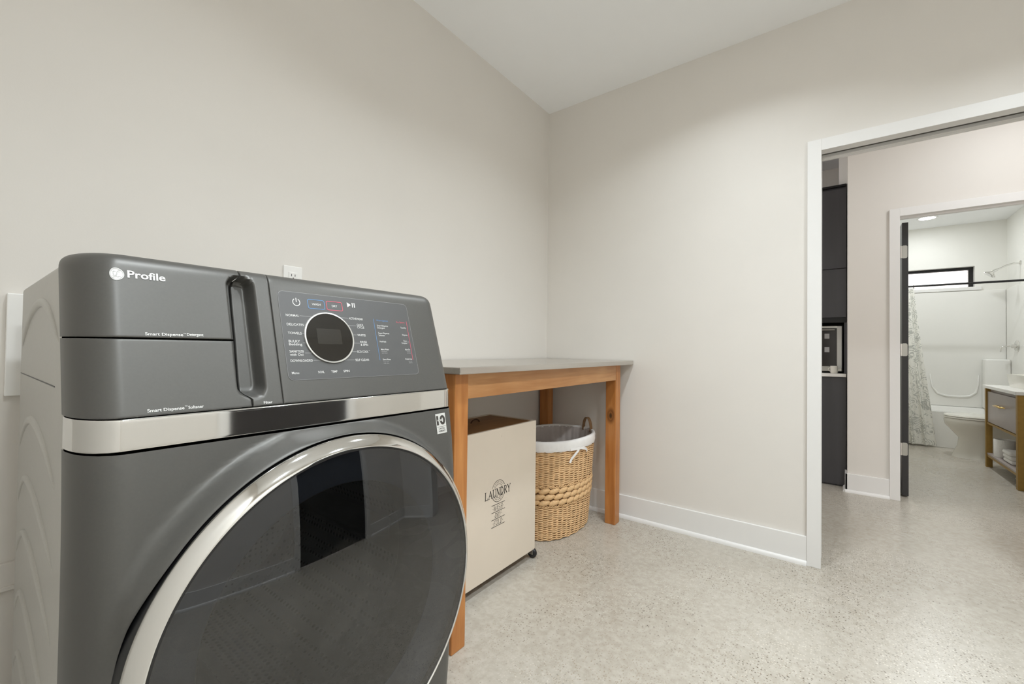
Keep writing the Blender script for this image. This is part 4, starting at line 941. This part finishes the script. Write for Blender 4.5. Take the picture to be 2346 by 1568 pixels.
obj('spray_face', fix(([c0+ax*h+e1*(r*math.cos(2*PI*i/28))+e2*(r*math.sin(2*PI*i/28)) for r, h in pf for i in range(28)], [(j*28+i, j*28+(i+1) % 28, (j+1)*28+(i+1) % 28, (j+1)*28+i) for j in range(len(pf)-1) for i in range(28)])), M_CHROME, sh, 40)
sv = empty('shower_valve', (7.22, YBR+0.012, 1.15), 'chrome lever valve on the shower surround above the tub', 'faucet')
obj('escutcheon', lathe([(0.0003, YBR+0.024), (0.060, YBR+0.022), (0.068, YBR+0.012)], (7.22, 1.150), 'y', 32), M_CHROME, sv, 50)
obj('valve_stem', lathe([(0.024, YBR+0.020), (0.022, YBR+0.055), (0.0003, YBR+0.057)], (7.22, 1.150), 'y', 24), M_CHROME, sv, 40)
obj('lever', tube([(7.22, YBR+0.05, 1.150), (7.22, YBR+0.120, 1.146), (7.22, YBR+0.135, 1.135), (7.22, YBR+0.138, 1.085)], [0.010, 0.008, 0.007, 0.006], 10), M_CHROME, sv, 60)
# toilet
to = empty('toilet', (6.30, -1.25, 0), 'white porcelain toilet between the vanity and the tub', 'toilet')
def ell(cy, ry, rx, z, n=36): return [(6.30+rx*math.cos(2*PI*i/n), cy+ry*math.sin(2*PI*i/n)*(1.0 if math.sin(2*PI*i/n) > 0 else 0.9), z) for i in range(n)]
def loft(R, cap=True):
    n = len(R[0]); V = [p for r in R for p in r]; Fc = [(j*n+i, j*n+(i+1) % n, (j+1)*n+(i+1) % n, (j+1)*n+i) for j in range(len(R)-1) for i in range(n)]
    if cap: Fc += [tuple(range(n))[::-1], tuple((len(R)-1)*n+i for i in range(n))]
    return fix((V, Fc))
obj('bowl', loft([ell(-1.24, 0.268, 0.120, 0.0), ell(-1.24, 0.262, 0.115, 0.03), ell(-1.25, 0.236, 0.105, 0.12), ell(-1.245, 0.222, 0.110, 0.20), ell(-1.215, 0.245, 0.140, 0.27), ell(-1.185, 0.262, 0.172, 0.33), ell(-1.18, 0.266, 0.182, 0.375), ell(-1.18, 0.262, 0.180, 0.395)]), M_PORC, to, 60)
obj('seat', loft([ell(-1.18, 0.266, 0.184, 0.398), ell(-1.18, 0.268, 0.186, 0.404), ell(-1.18, 0.266, 0.184, 0.413)]), M_PORC, to, 40)
obj('lid', loft([ell(-1.18, 0.262, 0.182, 0.416), ell(-1.18, 0.265, 0.185, 0.422), ell(-1.18, 0.258, 0.178, 0.434)]), M_PORC, to, 40)
tk = obj('tank', box(6.09, 6.51, YBR+0.012, -1.455, 0.395, 0.735, 0.02, 4), M_PORC, to, 40)
obj('tank_lid', box(6.08, 6.52, YBR+0.008, -1.445, 0.7355, 0.765, 0.008, 3), M_PORC, to, 40)
obj('flush_lever', tube([(6.15, -1.452, 0.68), (6.15, -1.435, 0.68), (6.21, -1.433, 0.676)], 0.006), M_CHROME, tk, 60)
# vanity
VX0, VX1, VY = 5.030, 5.935, -1.140
va = empty('vanity', (5.48, -1.39, 0), 'taupe bathroom vanity with brass frame, one drawer and an open lower shelf', 'vanity')
for x in (VX0, VX1-0.042):
    for y in (VY-0.042, YBR+0.004): obj('leg', box(x, x+0.042, y, y+0.042, 0, 0.738, 0.002), M_GOLD, va)
obj('rail', box(VX0+0.0422, VX1-0.0422, VY-0.030, VY-0.006, 0.404, 0.420), M_GOLD, va)
obj('rail', box(VX0+0.0422, VX1-0.0422, VY-0.030, VY-0.006, 0.100, 0.120), M_GOLD, va)
obj('side_panel', box(VX0+0.008, VX0+0.026, YBR+0.0465, VY-0.0425, 0.404, 0.738), M_TAUPE, va)
obj('side_panel', box(VX1-0.026, VX1-0.008, YBR+0.0465, VY-0.0425, 0.404, 0.738), M_TAUPE, va)
obj('case', box(VX0+0.0422, VX1-0.0422, YBR+0.05, VY-0.031, 0.421, 0.737), M_TAUPE, va)
dw = obj('drawer', box(VX0+0.046, VX1-0.046, VY-0.030, VY-0.010, 0.425, 0.708, 0.002), M_TAUPE, va)
obj('drawer_pull', tube([((VX0+VX1)/2-0.09, VY-0.011, 0.600), ((VX0+VX1)/2-0.085, VY+0.018, 0.602), ((VX0+VX1)/2, VY+0.022, 0.606), ((VX0+VX1)/2+0.085, VY+0.018, 0.602), ((VX0+VX1)/2+0.09, VY-0.011, 0.600)], [0.006, 0.008, 0.011, 0.008, 0.006], 10), mat('polished_brass', (206, 176, 112), 0.2, 0.9), dw, 60)
obj('shelf', box(VX0+0.0422, VX1-0.0422, YBR+0.05, VY-0.006, 0.1205, 0.134), M_TAUPE, va)
obj('vanity_top', box(VX0-0.012, VX1+0.012, YBR+0.001, VY+0.012, 0.7385, 0.766, 0.003), M_QUARTZ, va)
bs = empty('vessel_sink', (5.50, -1.42, 0.766), 'white rectangular vessel sink on the vanity top', 'sink')
def sink():
    o = rrect(5.20, 5.81, -1.600, -1.245, 0.03, 5); b_ = rrect(5.22, 5.79, -1.585, -1.260, 0.03, 5); i_ = rrect(5.215, 5.795, -1.585, -1.260, 0.03, 5); f_ = rrect(5.26, 5.75, -1.55, -1.30, 0.04, 5)
    L_ = [(b_, 0.7665), (o, 0.880), (i_, 0.880), (f_, 0.790)]; n = len(o)
    return fix(([(x, y, z) for P, z in L_ for x, y in P], [(j*n+i, j*n+(i+1) % n, (j+1)*n+(i+1) % n, (j+1)*n+i) for j in range(3) for i in range(n)]+[tuple(range(n))[::-1], tuple(3*n+i for i in range(n))]))
obj('basin', sink(), M_PORC, bs, 40)
# things on the shelf
cn = empty('storage_canister', (5.725, -1.222, 0.134), 'white round canister on the lower vanity shelf', 'canister')
obj('canister_body', fix(lathe([(0.0003, 0.1345), (0.066, 0.1345), (0.068, 0.142), (0.069, 0.285), (0.066, 0.292), (0.062, 0.288), (0.061, 0.150), (0.0003, 0.146)], (5.725, -1.222), 'z', 40)), M_TOWEL, cn, 40)
obj('canister_liner', fix(lathe([(0.0003, 0.270), (0.030, 0.276), (0.0605, 0.268)], (5.725, -1.222), 'z', 32)), M_TOWEL, cn, 60)
ft = empty('folded_towel', (5.44, -1.26, 0.134), 'white folded towel on the lower vanity shelf beside the canister', 'towel')
for k in range(3): obj('towel_fold', box(5.34+0.006*k, 5.56-0.004*k, -1.345, -1.175+0.004*k, 0.1348+0.034*k, 0.1680+0.034*k, 0.014, 4), M_TOWEL, ft, 60)
